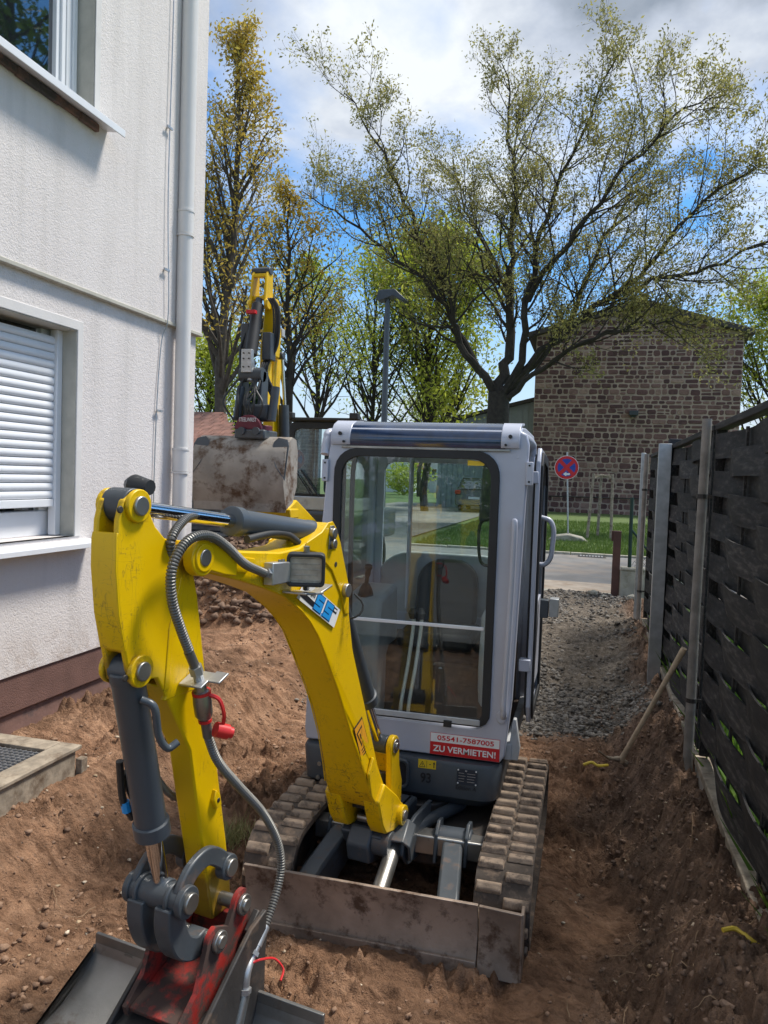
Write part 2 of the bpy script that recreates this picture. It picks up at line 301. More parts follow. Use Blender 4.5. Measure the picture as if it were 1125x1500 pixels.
# ---------------------------------------------------------------- object helpers
ORG = {}
def tag(o, label=None, cat=None, group=None, kind=None):
    for k, v in (('label', label), ('category', cat), ('group', group), ('kind', kind)):
        if v: o[k] = v
    return o
def thing(name, label, cat, loc, group=None):
    o = bpy.data.objects.new(name, None); C.objects.link(o); o.location = loc; o.empty_display_size = .1
    ORG[o.name] = Vector(loc); return tag(o, label, cat, group)
class G:
    """collects geometry in world coordinates"""
    def __init__(s): s.v = []; s.f = []
    def add(s, vs, fs):
        n = len(s.v); s.v += [tuple(v) for v in vs]; s.f += [tuple(i+n for i in f) for f in fs]; return s
    def box(s, lo, hi, rot=None, piv=None):
        x0, y0, z0 = lo; x1, y1, z1 = hi
        vs = [Vector(p) for p in ((x0,y0,z0),(x1,y0,z0),(x1,y1,z0),(x0,y1,z0),(x0,y0,z1),(x1,y0,z1),(x1,y1,z1),(x0,y1,z1))]
        if rot is not None:
            c = Vector(piv) if piv else sum(vs, Vector())/8
            vs = [rot @ (v-c)+c for v in vs]
        return s.add(vs, [(0,3,2,1),(4,5,6,7),(0,1,5,4),(1,2,6,5),(2,3,7,6),(3,0,4,7)])
    def prism(s, pts, f0, f1):
        """pts 2D polygon; f0/f1 map a 2D point to 3D for the two caps"""
        n = len(pts); vs = [f0(*p) for p in pts]+[f1(*p) for p in pts]
        fs = [tuple(range(n-1, -1, -1)), tuple(range(n, 2*n))]+[(i, (i+1) % n, n+(i+1) % n, n+i) for i in range(n)]
        return s.add(vs, fs)
    def ring(s, outer, inner, f0, f1):
        n = len(outer); vs = [f(*p) for f in (f0, f1) for q in (outer, inner) for p in q]
        fs = []
        for i in range(n):
            j = (i+1) % n
            fs += [(i, j, n+j, n+i), (2*n+i, 3*n+i, 3*n+j, 2*n+j), (i, 2*n+i, 2*n+j, j), (n+i, n+j, 3*n+j, 3*n+i)]
        return s.add(vs, fs)
    def tube(s, path, r, n=10, cap=True):
        P = [Vector(p) for p in path]; k = len(P)
        if not hasattr(r, '__len__'): r = [r]*k
        T = [(P[min(i+1, k-1)]-P[max(i-1, 0)]).normalized() for i in range(k)]
        a = Vector((0, 0, 1)) if abs(T[0].z) < .9 else Vector((1, 0, 0))
        u = T[0].cross(a).normalized(); vs = []
        for i in range(k):
            u = (u-T[i]*u.dot(T[i])).normalized(); w = T[i].cross(u)
            for j in range(n):
                q = 2*PI*j/n; vs.append(P[i]+(u*math.cos(q)+w*math.sin(q))*r[i])
        fs = [(i*n+j, i*n+(j+1) % n, (i+1)*n+(j+1) % n, (i+1)*n+j) for i in range(k-1) for j in range(n)]
        if cap: fs += [tuple(range(n-1, -1, -1)), tuple(range((k-1)*n, k*n))]
        return s.add(vs, fs)
    def cyl(s, a, b, r, n=20, r2=None): return s.tube([a, b], [r, r if r2 is None else r2], n)
    def obj(s, name, mat, parent=None, bevel=0, smooth=None, seg=2, bang=35):
        me = bpy.data.meshes.new(name)
        base = ORG.get(parent.name, Vector()) if parent else Vector()
        A = np.array(s.v, dtype=float); c = Vector(((A.min(0)+A.max(0))/2).tolist())
        A = A-np.array(c)
        me.from_pydata(A.tolist(), [], s.f); me.materials.append(MT[mat] if isinstance(mat, str) else mat)
        o = bpy.data.objects.new(name, me); C.objects.link(o); o.parent = parent; o.location = c-base; ORG[o.name] = c
        if smooth or (smooth is None and bevel):
            me.polygons.foreach_set('use_smooth', [True]*len(me.polygons)); me.set_sharp_from_angle(angle=R(38))
        if bevel:
            mo = o.modifiers.new('bevel', 'BEVEL'); mo.width = bevel; mo.segments = seg; mo.limit_method = 'ANGLE'; mo.angle_limit = R(bang); mo.harden_normals = False
        return o
def copy_of(o, parent=None, loc=None):
    c = o.copy(); C.objects.link(c)
    if parent is not None: c.parent = parent
    if loc is not None: c.location = loc
    ORG[c.name] = ORG.get(o.name, Vector()); return c
def catmull(pts, k=8):
    P = [Vector(p) for p in pts]; P = [P[0]*2-P[1]]+P+[P[-1]*2-P[-2]]; out = []
    for i in range(1, len(P)-2):
        for j in range(k):
            t = j/k; a, b_, c, d = P[i-1], P[i], P[i+1], P[i+2]
            out.append(.5*((2*b_)+(-a+c)*t+(2*a-5*b_+4*c-d)*t*t+(-a+3*b_-3*c+d)*t**3))
    out.append(P[-2]); return out
def arc(cx_, cz_, r, a0, a1, n=6): return [(cx_+r*math.cos(R(a0+(a1-a0)*i/n)), cz_+r*math.sin(R(a0+(a1-a0)*i/n))) for i in range(n+1)]
def rrect(x0, z0, x1, z1, r, n=5):
    r = r if hasattr(r, '__len__') else (r,)*4
    return arc(x0+r[0], z0+r[0], r[0], 180, 270, n)+arc(x1-r[1], z0+r[1], r[1], 270, 360, n)+arc(x1-r[2], z1-r[2], r[2], 0, 90, n)+arc(x0+r[3], z1-r[3], r[3], 90, 180, n)
XZ = lambda y: (lambda x, z: (x, y, z))
YZ = lambda x: (lambda y, z: (x, y, z))
XY = lambda z: (lambda x, y: (x, y, z))
def text(body, h, mat, parent, org, ux, uz, width=None, name='lettering', ext=.0008, bold=0, center=False):
    cu = bpy.data.curves.new(name, 'FONT'); cu.body = body; cu.size = 1; cu.extrude = 0.02; cu.offset = bold
    if center: cu.align_x = 'CENTER'
    tmp = bpy.data.objects.new('tmp', cu); C.objects.link(tmp); dg = bpy.context.evaluated_depsgraph_get()
    me = bpy.data.meshes.new_from_object(tmp.evaluated_get(dg)); bpy.data.objects.remove(tmp)
    A = np.zeros(len(me.vertices)*3); me.vertices.foreach_get('co', A); A = A.reshape(-1, 3)
    hh = .70; w = A[:, 0].max()-A[:, 0].min(); sx_ = h/hh
    if width: sx_ = width/w
    ux = Vector(ux).normalized(); uz = Vector(uz).normalized(); un = ux.cross(uz)
    x0 = 0 if center else A[:, 0].min()
    W_ = np.outer((A[:, 0]-x0)*sx_, ux)+np.outer(A[:, 1]*h/hh, uz)+np.outer(A[:, 2]/.02*ext, un)+np.array(org)
    g = G(); g.add(W_.tolist(), [tuple(p.vertices) for p in me.polygons]); bpy.data.meshes.remove(me)
    return g.obj(name, mat, parent)

# ---------------------------------------------------------------- numpy noise and ground height
def hashn(ix, iy, seed):
    h = (ix.astype(np.int64)*374761393+iy.astype(np.int64)*668265263+seed*1442695041) & 0x7fffffff
    h = ((h ^ (h >> 13))*1274126177) & 0x7fffffff
    return ((h ^ (h >> 16)) & 0xffff)/65535.
def vnoise(x, y, s=0):
    ix = np.floor(x); iy = np.floor(y); fx = x-ix; fy = y-iy; fx = fx*fx*(3-2*fx); fy = fy*fy*(3-2*fy)
    a = hashn(ix, iy, s); b_ = hashn(ix+1, iy, s); c = hashn(ix, iy+1, s); d = hashn(ix+1, iy+1, s)
    return (a*(1-fx)+b_*fx)*(1-fy)+(c*(1-fx)+d*fx)*fy
def fbm(x, y, f, o=4, s=0, g=.5):
    t = 0; a = 1; n = 0
    for i in range(o): t = t+a*vnoise(x*f, y*f, s+i*17); n += a; a *= g; f *= 2.03
    return t/n-.5
def sm(a, b_, x): t = np.clip((x-a)/(b_-a), 0, 1); return t*t*(3-2*t)
def gravel_mask(x, y): return sm(5.35, 5.9, y+fbm(x, y, 1.3, 3, 5)*1.0)*(1-sm(.35, .62, x+fbm(x, y, 2.1, 3, 9)*.3))*sm(-2.4, -1.6, x)
def humus_mask(x, y): return np.clip(sm(.0, .30, x+fbm(x, y, 1.7, 4, 3)*.6)+.85*(1-sm(1.9, 2.6, y+fbm(x, y, 2.1, 3, 31)*.8))*sm(-2.2, -.6, x)+sm(.3, .75, pile(x, y)), 0, 1)
def pile(x, y):
    d = np.sqrt(((x+3.6)/1.6)**2+((y-8.2)/1.25)**2); return .82*np.clip(1-d**1.5, 0, 1)*(1+fbm(x, y, 2.2, 5, 77, .6)*1.0)
def Hb(x, y):
    x = np.asarray(x, float); y = np.asarray(y, float)
    h = .04+.36*sm(5.2, 10.5, y)
    w = (1-sm(-2.95, -2.35, x+fbm(x, y, 1.5, 3, 2)*.35))*sm(2.7, 3.9, y)
    h = h+w*np.maximum(.40-h, 0)
    h = h+np.maximum(.31-h, 0)*(1-sm(-2.52, -2.1, x+fbm(x, y, 1.8, 3, 12)*.25))*sm(1.0, 1.8, y)
    e = sm(.22, .60, x+fbm(x, y, 2.3, 3, 4)*.22); h = h+e*np.maximum(.40-h, 0)*(1-.25*sm(6.2, 7, y))
    h = h-.06*np.exp(-((x-.12)/.16)**2)*(1-sm(5.2, 5.8, y))
    return h+pile(x, y)
def H(x, y):
    x = np.asarray(x, float); y = np.asarray(y, float); h = Hb(x, y)
    r = .13*fbm(x, y, 1.1, 3, 11)*(1+sm(.1, .5, x)*.6)
    hm = humus_mask(x, y); g = gravel_mask(x, y)
    r = r+(.10+.10*hm)*fbm(x+.3*fbm(x, y, 5, 2, 8), y, 4.0, 5, 21, .62)*(1-.5*g)
    rg = np.abs(fbm(x+.08*fbm(x, y, 9, 2, 91), y, 7.0, 5, 41, .65)); r = r-(.085+.085*hm)*rg*(1-.6*g)+.018
    patch = sm(-.06, .12, fbm(x, y, 1.9, 3, 61)+.35*hm)          # crumbly areas against trodden ones
    c1 = fbm(x, y, 26, 4, 71, .62); r = r+(.022+.075*patch)*(np.abs(c1)*1.6-.15)*(1-.6*g)
    c3 = fbm(x, y*1.3, 48, 3, 57, .6); r = r+(.012+.016*patch)*c3
    c2 = np.maximum(fbm(x, y*.8, 15, 3, 83, .55)-.06, 0); r = r+(.04+.24*patch)*c2*(1-.7*g)
    # press marks of the tracks running along the site
    for xc in (-.255, -1.235):
        m = np.exp(-((x-xc)/.13)**4)*(1-.6*hm)*(y > 4.2)*(1-sm(5.2, 5.8, y)); r = r+m*(.012*np.sign(np.sin(y*62))*.6-.02)
    return h+r
def ground_z(x, y): return float(H(np.array([x]), np.array([y]))[0])
# near ground
def gridmesh(name, xs, ys, zf, mat, attrs=()):
    X, Y = np.meshgrid(xs, ys); Z = zf(X, Y); n, m_ = X.shape
    me = bpy.data.meshes.new(name); co = np.stack([X, Y, Z], -1).reshape(-1, 3)
    idx = np.arange(n*m_).reshape(n, m_)
    q = np.stack([idx[:-1, :-1], idx[:-1, 1:], idx[1:, 1:], idx[1:, :-1]], -1).reshape(-1, 4)
    me.vertices.add(len(co)); me.vertices.foreach_set('co', co.ravel()); me.loops.add(q.size); me.loops.foreach_set('vertex_index', q.ravel())
    me.polygons.add(len(q)); me.polygons.foreach_set('loop_start', np.arange(0, q.size, 4)); me.polygons.foreach_set('loop_total', np.full(len(q), 4))
    me.polygons.foreach_set('use_smooth', np.ones(len(q), bool)); me.update(); me.validate()
    for an, fn in attrs:
        a = me.attributes.new(an, 'FLOAT', 'POINT'); a.data.foreach_set('value', fn(X, Y).ravel())
    me.materials.append(MT[mat]); o = bpy.data.objects.new(name, me); C.objects.link(o); return o
ys = np.concatenate([np.arange(-9, -1.5, .3), np.arange(-1.5, 1.8, .08), np.arange(1.8, 5.6, .0105), np.arange(5.6, 6.2, .02), np.arange(6.2, 8.5, .032), np.arange(8.5, 11.02, .05)])
xs = np.concatenate([np.arange(-7.0, -3.3, .05), np.arange(-3.3, .76, .0105)])
tag(gridmesh('ground', xs, ys, H, 'soil', (('gravel', gravel_mask), ('humus', humus_mask))), kind='structure')
# clods and chippings, uncountable
ICO = bmesh.new(); bmesh.ops.create_icosphere(ICO, subdivisions=1, radius=1); ICV = np.array([v.co[:] for v in ICO.verts]); ICF = np.array([[v.index for v in f.verts] for f in ICO.faces]); ICO.free()
def scatter(name, pts, rs, mat, flat=.7, sink=.25, zf=H, kind='stuff', lab=None):
    n = len(pts); V = np.repeat(ICV[None], n, 0)*(1+.95*(np.random.rand(n, len(ICV), 1)-.5))
    V = V*(rs[:, None, None])*np.stack([1+.5*(np.random.rand(n)-.5), 1+.5*(np.random.rand(n)-.5), flat*(1+.4*(np.random.rand(n)-.5))], -1)[:, None, :]
    a = np.random.rand(n)*6.28; ca, sa = np.cos(a)[:, None], np.sin(a)[:, None]
    x = V[..., 0]*ca-V[..., 1]*sa; y = V[..., 0]*sa+V[..., 1]*ca
    z = zf(pts[:, 0], pts[:, 1])+rs*flat*(.5-sink)
    V = np.stack([x+pts[:, 0:1], y+pts[:, 1:2], V[..., 2]+z[:, None]], -1).reshape(-1, 3)
    F = (ICF[None]+np.arange(n)[:, None, None]*len(ICV)).reshape(-1, 3)
    me = bpy.data.meshes.new(name); me.vertices.add(len(V)); me.vertices.foreach_set('co', V.ravel()); me.loops.add(F.size); me.loops.foreach_set('vertex_index', F.ravel())
    me.polygons.add(len(F)); me.polygons.foreach_set('loop_start', np.arange(0, F.size, 3)); me.polygons.foreach_set('loop_total', np.full(len(F), 3)); me.update(); me.validate()
    me.materials.append(MT[mat]); o = bpy.data.objects.new(name, me); C.objects.link(o); return tag(o, kind=kind, label=lab)
def rnd(n, x0, x1, y0, y1): return np.stack([x0+(x1-x0)*np.random.rand(n), y0+(y1-y0)*np.random.rand(n)], -1)
p = rnd(60000, -3.1, .7, 1.9, 9); k = np.random.rand(len(p)) < (.05+.17*(fbm(p[:, 0], p[:, 1], 1.6, 3, 66) > .04))*(1-gravel_mask(p[:, 0], p[:, 1])); p = p[k]
hm = humus_mask(p[:, 0], p[:, 1]); r = .004+.014*np.random.rand(len(p))**4
scatter('soil_clods', p[hm < .5], r[hm < .5], 'clod', lab='crumbs of reddish brown soil scattered on the dug ground')
p = rnd(52000, -3.0, .72, 1.9, 6.5); k = (np.random.rand(len(p)) < .42)*(humus_mask(p[:, 0], p[:, 1]) > .45); p = p[k]
scatter('dark_soil_clods', p, .004+.013*np.random.rand(len(p))**4, 'humusclod', lab='dark crumbly soil clods along the trench beside the fence')
p = rnd(9000, -5.4, -2.0, 6.9, 9.6); p = p[pile(p[:, 0], p[:, 1]) > .05]
scatter('pile_clods', p, .010+.05*np.random.rand(len(p))**4, 'humusclod', lab='lumps of soil on the spoil heap')
p = rnd(42000, -2.2, .6, 5.2, 11); k = np.random.rand(len(p)) < gravel_mask(p[:, 0], p[:, 1])*np.clip(.35+3*fbm(p[:, 0], p[:, 1], 1.4, 4, 13), .06, .9); p = p[k]
scatter('gravel', p, .007+.02*np.random.rand(len(p))**3, 'pebble', lab='grey crushed stone spread behind the cab')
p = rnd(420, -3.1, .7, 2.0, 7); scatter('pale_chips', p, .004+.010*np.random.rand(len(p))**2, 'litter', flat=.45, lab='pale chips and leaf bits lying on the soil')
# roots
g = G()
for i in range(90):
    if i < 30: x, y = random.uniform(.25, .62), random.uniform(2.4, 5.5)
    elif i < 60: x, y = random.uniform(-3.0, .5), random.uniform(2.1, 5)
    else: x, y = random.uniform(-4.2, -2.4), random.uniform(6.6, 8)
    a = random.uniform(0, 6.3); ln = random.uniform(.04, .16); pts = []
    for j in range(5):
        pts.append((x, y, ground_z(x, y)+.008+random.uniform(0, .015))); a += random.uniform(-.6, .6); x += math.cos(a)*ln/4; y += math.sin(a)*ln/4
    g.tube(pts, [.0022, .002, .0018, .0014, .001], 4)
tag(g.obj('roots', 'root', None, smooth=True), kind='stuff', label='thin pale roots poking out of the soil')
# far sheets
g = G()
for (a, b_, c, d, z) in ((-7.0, 300, 11.0, 300, .37), (.76, 300, -60, 11.0, .36), (-300, -7.0, -60, 300, .37), (-7.0, .76, -60, -9.0, .0)):
    g.add([(a, c, z), (b_, c, z), (b_, d, z), (a, d, z)], [(0, 1, 2, 3)])
tag(g.obj('lawn', 'lawn'), kind='structure')
def sheet(name, pts, z, mat): g = G(); g.add([(x, y, z) for x, y in pts], [tuple(range(len(pts)))]); return tag(g.obj(name, mat), kind='structure')
# carriageway: one T-shaped sheet
sheet('street', [(-60, 11.25), (60, 11.25), (60, 16.95), (-3.9, 16.95), (-4.4, 19), (-4.4, 46), (-11.2, 46), (-11.2, 19), (-11.8, 16.95), (-60, 16.95)], .405, 'asphalt')
g = G()
for i in range(52):
    x = -3.9+i*.9; j = random.uniform(-.006, .006); g.box((x, 16.96, .3), (x+.885, 17.09, .455+j))
tag(g.obj('kerb', 'concrete', None, bevel=.01), kind='structure')
sheet('path', [(-3.1, -8.9), (.7, -8.9), (.7, -1.0), (-3.1, -1.0)], .16, 'asphalt')  # unseen dark paving added behind the camera to darken the windscreen reflection
g = G(); g.box((-6.9, 11.02, .2), (.40, 11.24, .42)); tag(g.obj('edging', 'concrete', None, bevel=.012), kind='structure')
# raised lawn beyond the street with a slight bank
X = np.arange(-3.9, 40, .5); Y = np.arange(17.1, 60, .5)
tag(gridmesh('terrain', X, Y, lambda x, y: .43+.05*sm(17, 20, y)+fbm(x, y, .4, 3, 5)*.06, 'lawn'), kind='structure')
def blades(name, pts, zf, hmin, hmax, w, mat, lab, lean=.4):
    n = len(pts); a = np.random.rand(n)*6.28; h = hmin+(hmax-hmin)*np.random.rand(n); z = zf(pts[:, 0], pts[:, 1])-.005
    dx, dy = np.cos(a)*w, np.sin(a)*w; la = np.random.rand(n)*6.28; lx, ly = np.cos(la)*h*lean*np.random.rand(n), np.sin(la)*h*lean*np.random.rand(n)
    V = np.stack([np.stack([pts[:, 0]-dx, pts[:, 1]-dy, z], -1), np.stack([pts[:, 0]+dx, pts[:, 1]+dy, z], -1), np.stack([pts[:, 0]+lx, pts[:, 1]+ly, z+h], -1)], 1).reshape(-1, 3)
    F = np.arange(3*n).reshape(-1, 3); me = bpy.data.meshes.new(name); me.vertices.add(3*n); me.vertices.foreach_set('co', V.ravel()); me.loops.add(F.size); me.loops.foreach_set('vertex_index', F.ravel())
    me.polygons.add(n); me.polygons.foreach_set('loop_start', np.arange(0, 3*n, 3)); me.polygons.foreach_set('loop_total', np.full(n, 3)); me.update()
    me.materials.append(MT[mat]); o = bpy.data.objects.new(name, me); C.objects.link(o); return tag(o, kind='stuff', label=lab)
tf = lambda x, y: .43+.05*sm(17, 20, y)+fbm(x, y, .4, 3, 5)*.06
p = np.stack([-3.8+9*np.random.rand(60000), 17.15+13*np.random.rand(60000)**1.7], -1)
blades('grass', p, tf, .04, .11, .009, 'grassblade', 'short bright grass on the lawn across the street')
c0 = np.array([[-1.72, 3.55]]); p = c0+np.random.randn(700, 2)*np.array([.08, .06]); blades('grass_tuft', p, H, .03, .12, .0025, 'drygrass', 'small tuft of dry grass beside the dipper', 1.2)
p = rnd(9000, .74, 1.6, 1.2, 9); blades('weeds_behind_fence', p, lambda x, y: x*0+.36, .06, .30, .014, 'leaf_fresh', 'green weeds growing behind the fence', 1.0)

# ================================================================ THE HOUSE
WX = -3.15
house = thing('house', 'white rendered house with roller shutter window and brown plinth at the left edge', 'house', (WX-3, 2, .4))
Y0, Y1 = -3.0, 5.72
LW = (2.2, 4.22, 1.50, 2.80)      # lower window opening y0 y1 z0 z1 (wall opening)
UW = (2.0, 4.30, 4.14, 6.2)
def wall_with_hole(x, x2, z0, z1, hole, name, y1=Y1):
    a, b_, c, d = hole; g = G()
    g.box((x2, Y0, z0), (x, a, z1)); g.box((x2, b_, z0), (x, y1, z1)); g.box((x2, a, z0), (x, b_, c)); g.box((x2, a, d), (x, b_, z1))
    return g.obj(name, 'stucco', house)
wall_with_hole(WX, WX-.3, .73, 3.06, LW, 'wall')
wall_with_hole(WX+.035, WX-.3, 3.0601, 7.6, UW, 'upper_wall', Y1+.03)
G().box((-10, Y1-.3, .73), (WX-.301, Y1, 7.6)).obj('end_wall', 'stucco', house)
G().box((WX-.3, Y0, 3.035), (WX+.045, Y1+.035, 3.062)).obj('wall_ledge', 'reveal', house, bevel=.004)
G().box((WX-.3, Y0, .50), (WX-.012, Y1-.01, .729)).obj('plinth', 'plinth', house, bevel=.01)
g = G()
g.box((WX-.3, Y0, .1), (WX-.035, Y1-.02, .50))
g.obj('foundation', 'foundation', house, bevel=.01)
G().box((-10.5, Y0-.3, 7.6), (WX+.5, Y1+.4, 7.75)).box((-9.5, Y0, 7.75), (WX-.5, Y1, 8.6)).obj('roof', 'roofedge', house, bevel=.02)
# lower window: plaster band, reveal, rails, shutter slats, sill
def window_band(hole, name='plaster_band', x=WX):
    a, b_, c, d = hole; o_ = [(a-.055, c-.0), (b_+.055, c-.0), (b_+.055, d+.06), (a-.055, d+.06)]; i_ = [(a, c), (b_, c), (b_, d), (a, d)]
    return G().ring([(y, z) for y, z in o_], i_, YZ(x-.05), YZ(x+.006)).obj(name, 'bandpaint', house, bevel=.003)
window_band(LW)
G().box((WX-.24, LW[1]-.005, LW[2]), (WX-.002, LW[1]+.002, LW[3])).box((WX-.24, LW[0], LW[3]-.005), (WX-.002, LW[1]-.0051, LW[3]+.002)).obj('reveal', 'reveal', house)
win = G().box((WX-.22, LW[0], LW[2]), (WX-.18, LW[1], LW[2]+.16)).box((WX-.22, LW[1]-.10, LW[2]), (WX-.185, LW[1]-.02, LW[3])).obj('window', 'frame', house, bevel=.006)
G().box((WX-.235, LW[0], LW[2]+.1), (WX-.225, LW[1]-.1, LW[3])).obj('pane', 'hglass', win)
shut = G().box((WX-.155, LW[1]-.055, LW[2]+.005), (WX-.10, LW[1]-.006, LW[3]-.006)).obj('guide_rail', 'frame', house, bevel=.004)
pit = .0508; sl0 = None; zz0 = LW[2]+.235
for i in range(21):
    z = zz0+i*pit
    if z+pit > LW[3]: break
    if sl0 is None:
        prof = [(WX-.135, z), (WX-.135, z+pit-.004), (WX-.128, z+pit-.001), (WX-.119, z+pit*.72), (WX-.117, z+pit*.45), (WX-.120, z+pit*.2), (WX-.128, z+.002)]
        sl0 = G().prism(prof, lambda x, z: (x, LW[0]+.02, z), lambda x, z: (x, LW[1]-.056, z)).obj('slat', 'shutter', house, smooth=True); base0 = sl0.location.copy()
    else: copy_of(sl0, house, base0+Vector((0, 0, i*pit)))
G().box((WX-.14, LW[0]+.02, zz0-.05), (WX-.112, LW[1]-.056, zz0-.002)).obj('shutter_end_bar', 'shutter', house, bevel=.004)
G().prism([(WX-.2, LW[2]), (WX+.13, LW[2]-.035), (WX+.13, LW[2]-.065), (WX+.122, LW[2]-.065), (WX+.118, LW[2]-.045), (WX-.2, LW[2]-.012)], lambda x, z: (x, 2.0, z), lambda x, z: (x, 4.36, z)).obj('window_sill', 'frame', house, bevel=.002)
# upper window
window_band(UW, x=WX+.035)
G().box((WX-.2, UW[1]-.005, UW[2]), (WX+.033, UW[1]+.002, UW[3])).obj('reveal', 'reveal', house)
uw = G().ring([(UW[0], UW[2]), (UW[1], UW[2]), (UW[1], UW[3]), (UW[0], UW[3])], [(UW[0]+.1, UW[2]+.06), (UW[1]-.20, UW[2]+.06), (UW[1]-.20, UW[3]-.1), (UW[0]+.1, UW[3]-.1)], YZ(WX-.14), YZ(WX-.09)).obj('window', 'frame', house, bevel=.004)
for k in range(3):
    G().box((WX-.09, UW[1]-.17+k*.055, UW[2]+.01), (WX-.075-.008*(k % 2), UW[1]-.135+k*.055, UW[3])).obj('window_rail', 'frame', uw, bevel=.003)
G().box((WX-.125, UW[0]+.1, UW[2]+.055), (WX-.12, UW[1]-.2, UW[3]-.09)).obj('pane', 'hglass', uw)
G().prism([(WX-.1, UW[2]), (WX+.17, UW[2]-.03), (WX+.17, UW[2]-.075), (WX+.162, UW[2]-.075), (WX+.158, UW[2]-.042), (WX-.1, UW[2]-.012)], lambda x, z: (x, 1.8, z), lambda x, z: (x, 4.44, z)).obj('window_sill', 'frame', house, bevel=.002)
g = G()
for i in range(14): y = 1.8+i*.18; g.box((WX+.036, y, UW[2]-.085+random.uniform(-.006, .006)), (WX+.06+random.uniform(-.01, .01), y+.18, UW[2]-.035))
g.obj('mortar_bed', 'foundation', house, bevel=.012)
# downpipe and lightning wire
px, py = WX+.085, 5.37
dp = G().tube([(px, py, .42), (px, py, 7.5)], [.054, .062], 24, cap=True).obj('downpipe', 'pvc', house, smooth=True)
for z in (2.02, 3.83, 6.3):
    G().tube([(px, py, z-.09), (px, py, z-.085), (px, py, z+.085), (px, py, z+.09)], [.056, .062, .062, .056], 24).obj('pipe_socket', 'pvc', dp, smooth=True)
    G().tube([(px, py, z-.105), (px, py, z-.09)], .066, 24).tube([(px, py, z+.075), (px, py, z+.09)], .066, 24).box((WX+.036, py-.012, z-.1), (px, py+.012, z-.08)).obj('pipe_clamp', 'pvc', dp, smooth=True)
wy = 5.13
wr = G().tube(catmull([(WX+.015, wy+.02, .45), (WX+.012, wy-.01, 1.5), (WX+.014, wy, 2.35), (WX+.014, wy+.05, 2.9), (WX+.06, wy+.06, 3.12), (WX+.055, wy+.03, 4.0), (WX+.055, wy+.05, 5.4), (WX+.055, wy+.05, 7.4)], 6), .0042, 6).obj('lightning_wire', 'zinc', house, smooth=True)
for z, x in ((2.38, WX), (3.42, WX+.035), (4.45, WX+.035), (1.25, WX)):
    G().cyl((x, wy+.02, z), (x+.03, wy+.02, z), .007, 8).box((x+.02, wy-.012, z-.008), (x+.032, wy+.06, z+.008)).obj('wire_clip', 'zinc', wr)

# light shaft with grating at the wall
gr = thing('grating_box', 'weathered wooden frame with a rusty metal grating set in the soil beside the house wall', 'grating', (-2.8, 2.9, .3))
zt = .45
G().box((-2.60, 2.0, .12), (-2.55, 3.46, zt)).obj('side_board', 'oldwood', gr, bevel=.006)
G().box((-3.08, 3.42, .12), (-2.601, 3.47, zt-.002)).obj('end_board', 'oldwood', gr, bevel=.006)
G().box((-2.66, 2.0, zt+.001), (-2.535, 3.49, zt+.022)).obj('top_board', 'oldwood', gr, bevel=.004)
G().box((-3.08, 3.36, zt+.003), (-2.662, 3.485, zt+.024)).obj('top_board', 'oldwood', gr, bevel=.004)
G().box((-2.56, 3.47, .05), (-2.52, 3.52, .40)).obj('stake', 'oldwood', gr, bevel=.005)
g = G()
for i in range(44): y = 2.0+i*.031; g.box((-3.06, y, zt-.01), (-2.667, y+.004, zt+.012))
for i in range(13): x = -3.06+i*.032; g.box((x, 2.0, zt-.008), (x+.003, 3.355, zt+.009))
tag(g.obj('grating_bars', 'zinc', gr), kind='stuff')
g = G(); g.box((-3.06, 2.0, .2), (-2.61, 3.41, .22)); g.obj('shaft_floor', 'foundation', gr)

# ================================================================ WOVEN FENCE
FX = .69
fence = thing('woven_fence', 'tall black woven board fence with grey posts running along the right side', 'fence', (FX, 6, .4))
posts = [2.35, 4.60, 6.88, 9.15]
ZB, ZT = .46, 2.265
bprof = {}
def weave_board(y0, y1, phase, z, h):
    n = 24; v = []; f = []
    for i in range(n+1):
        t = i/n; y = y0+(y1-y0)*t; dx = phase*.026*math.cos(t*3*PI); sag = -.012*math.sin(t*PI)
        tw = .008*math.sin(t*3*PI)*phase
        for (a, b_) in ((-.005, -h/2), (.005, -h/2), (.005, h/2), (-.005, h/2)):
            v.append((FX+dx+a+(tw if b_ > 0 else -tw), y, z+b_+sag))
    for i in range(n):
        k = i*4
        for j in range(4): f.append((k+j, k+(j+1) % 4, k+4+(j+1) % 4, k+4+j))
    f += [(0, 1, 2, 3), (n*4+3, n*4+2, n*4+1, n*4)]
    g = G(); g.add(v, f); return g
hb, step = .134, .1105
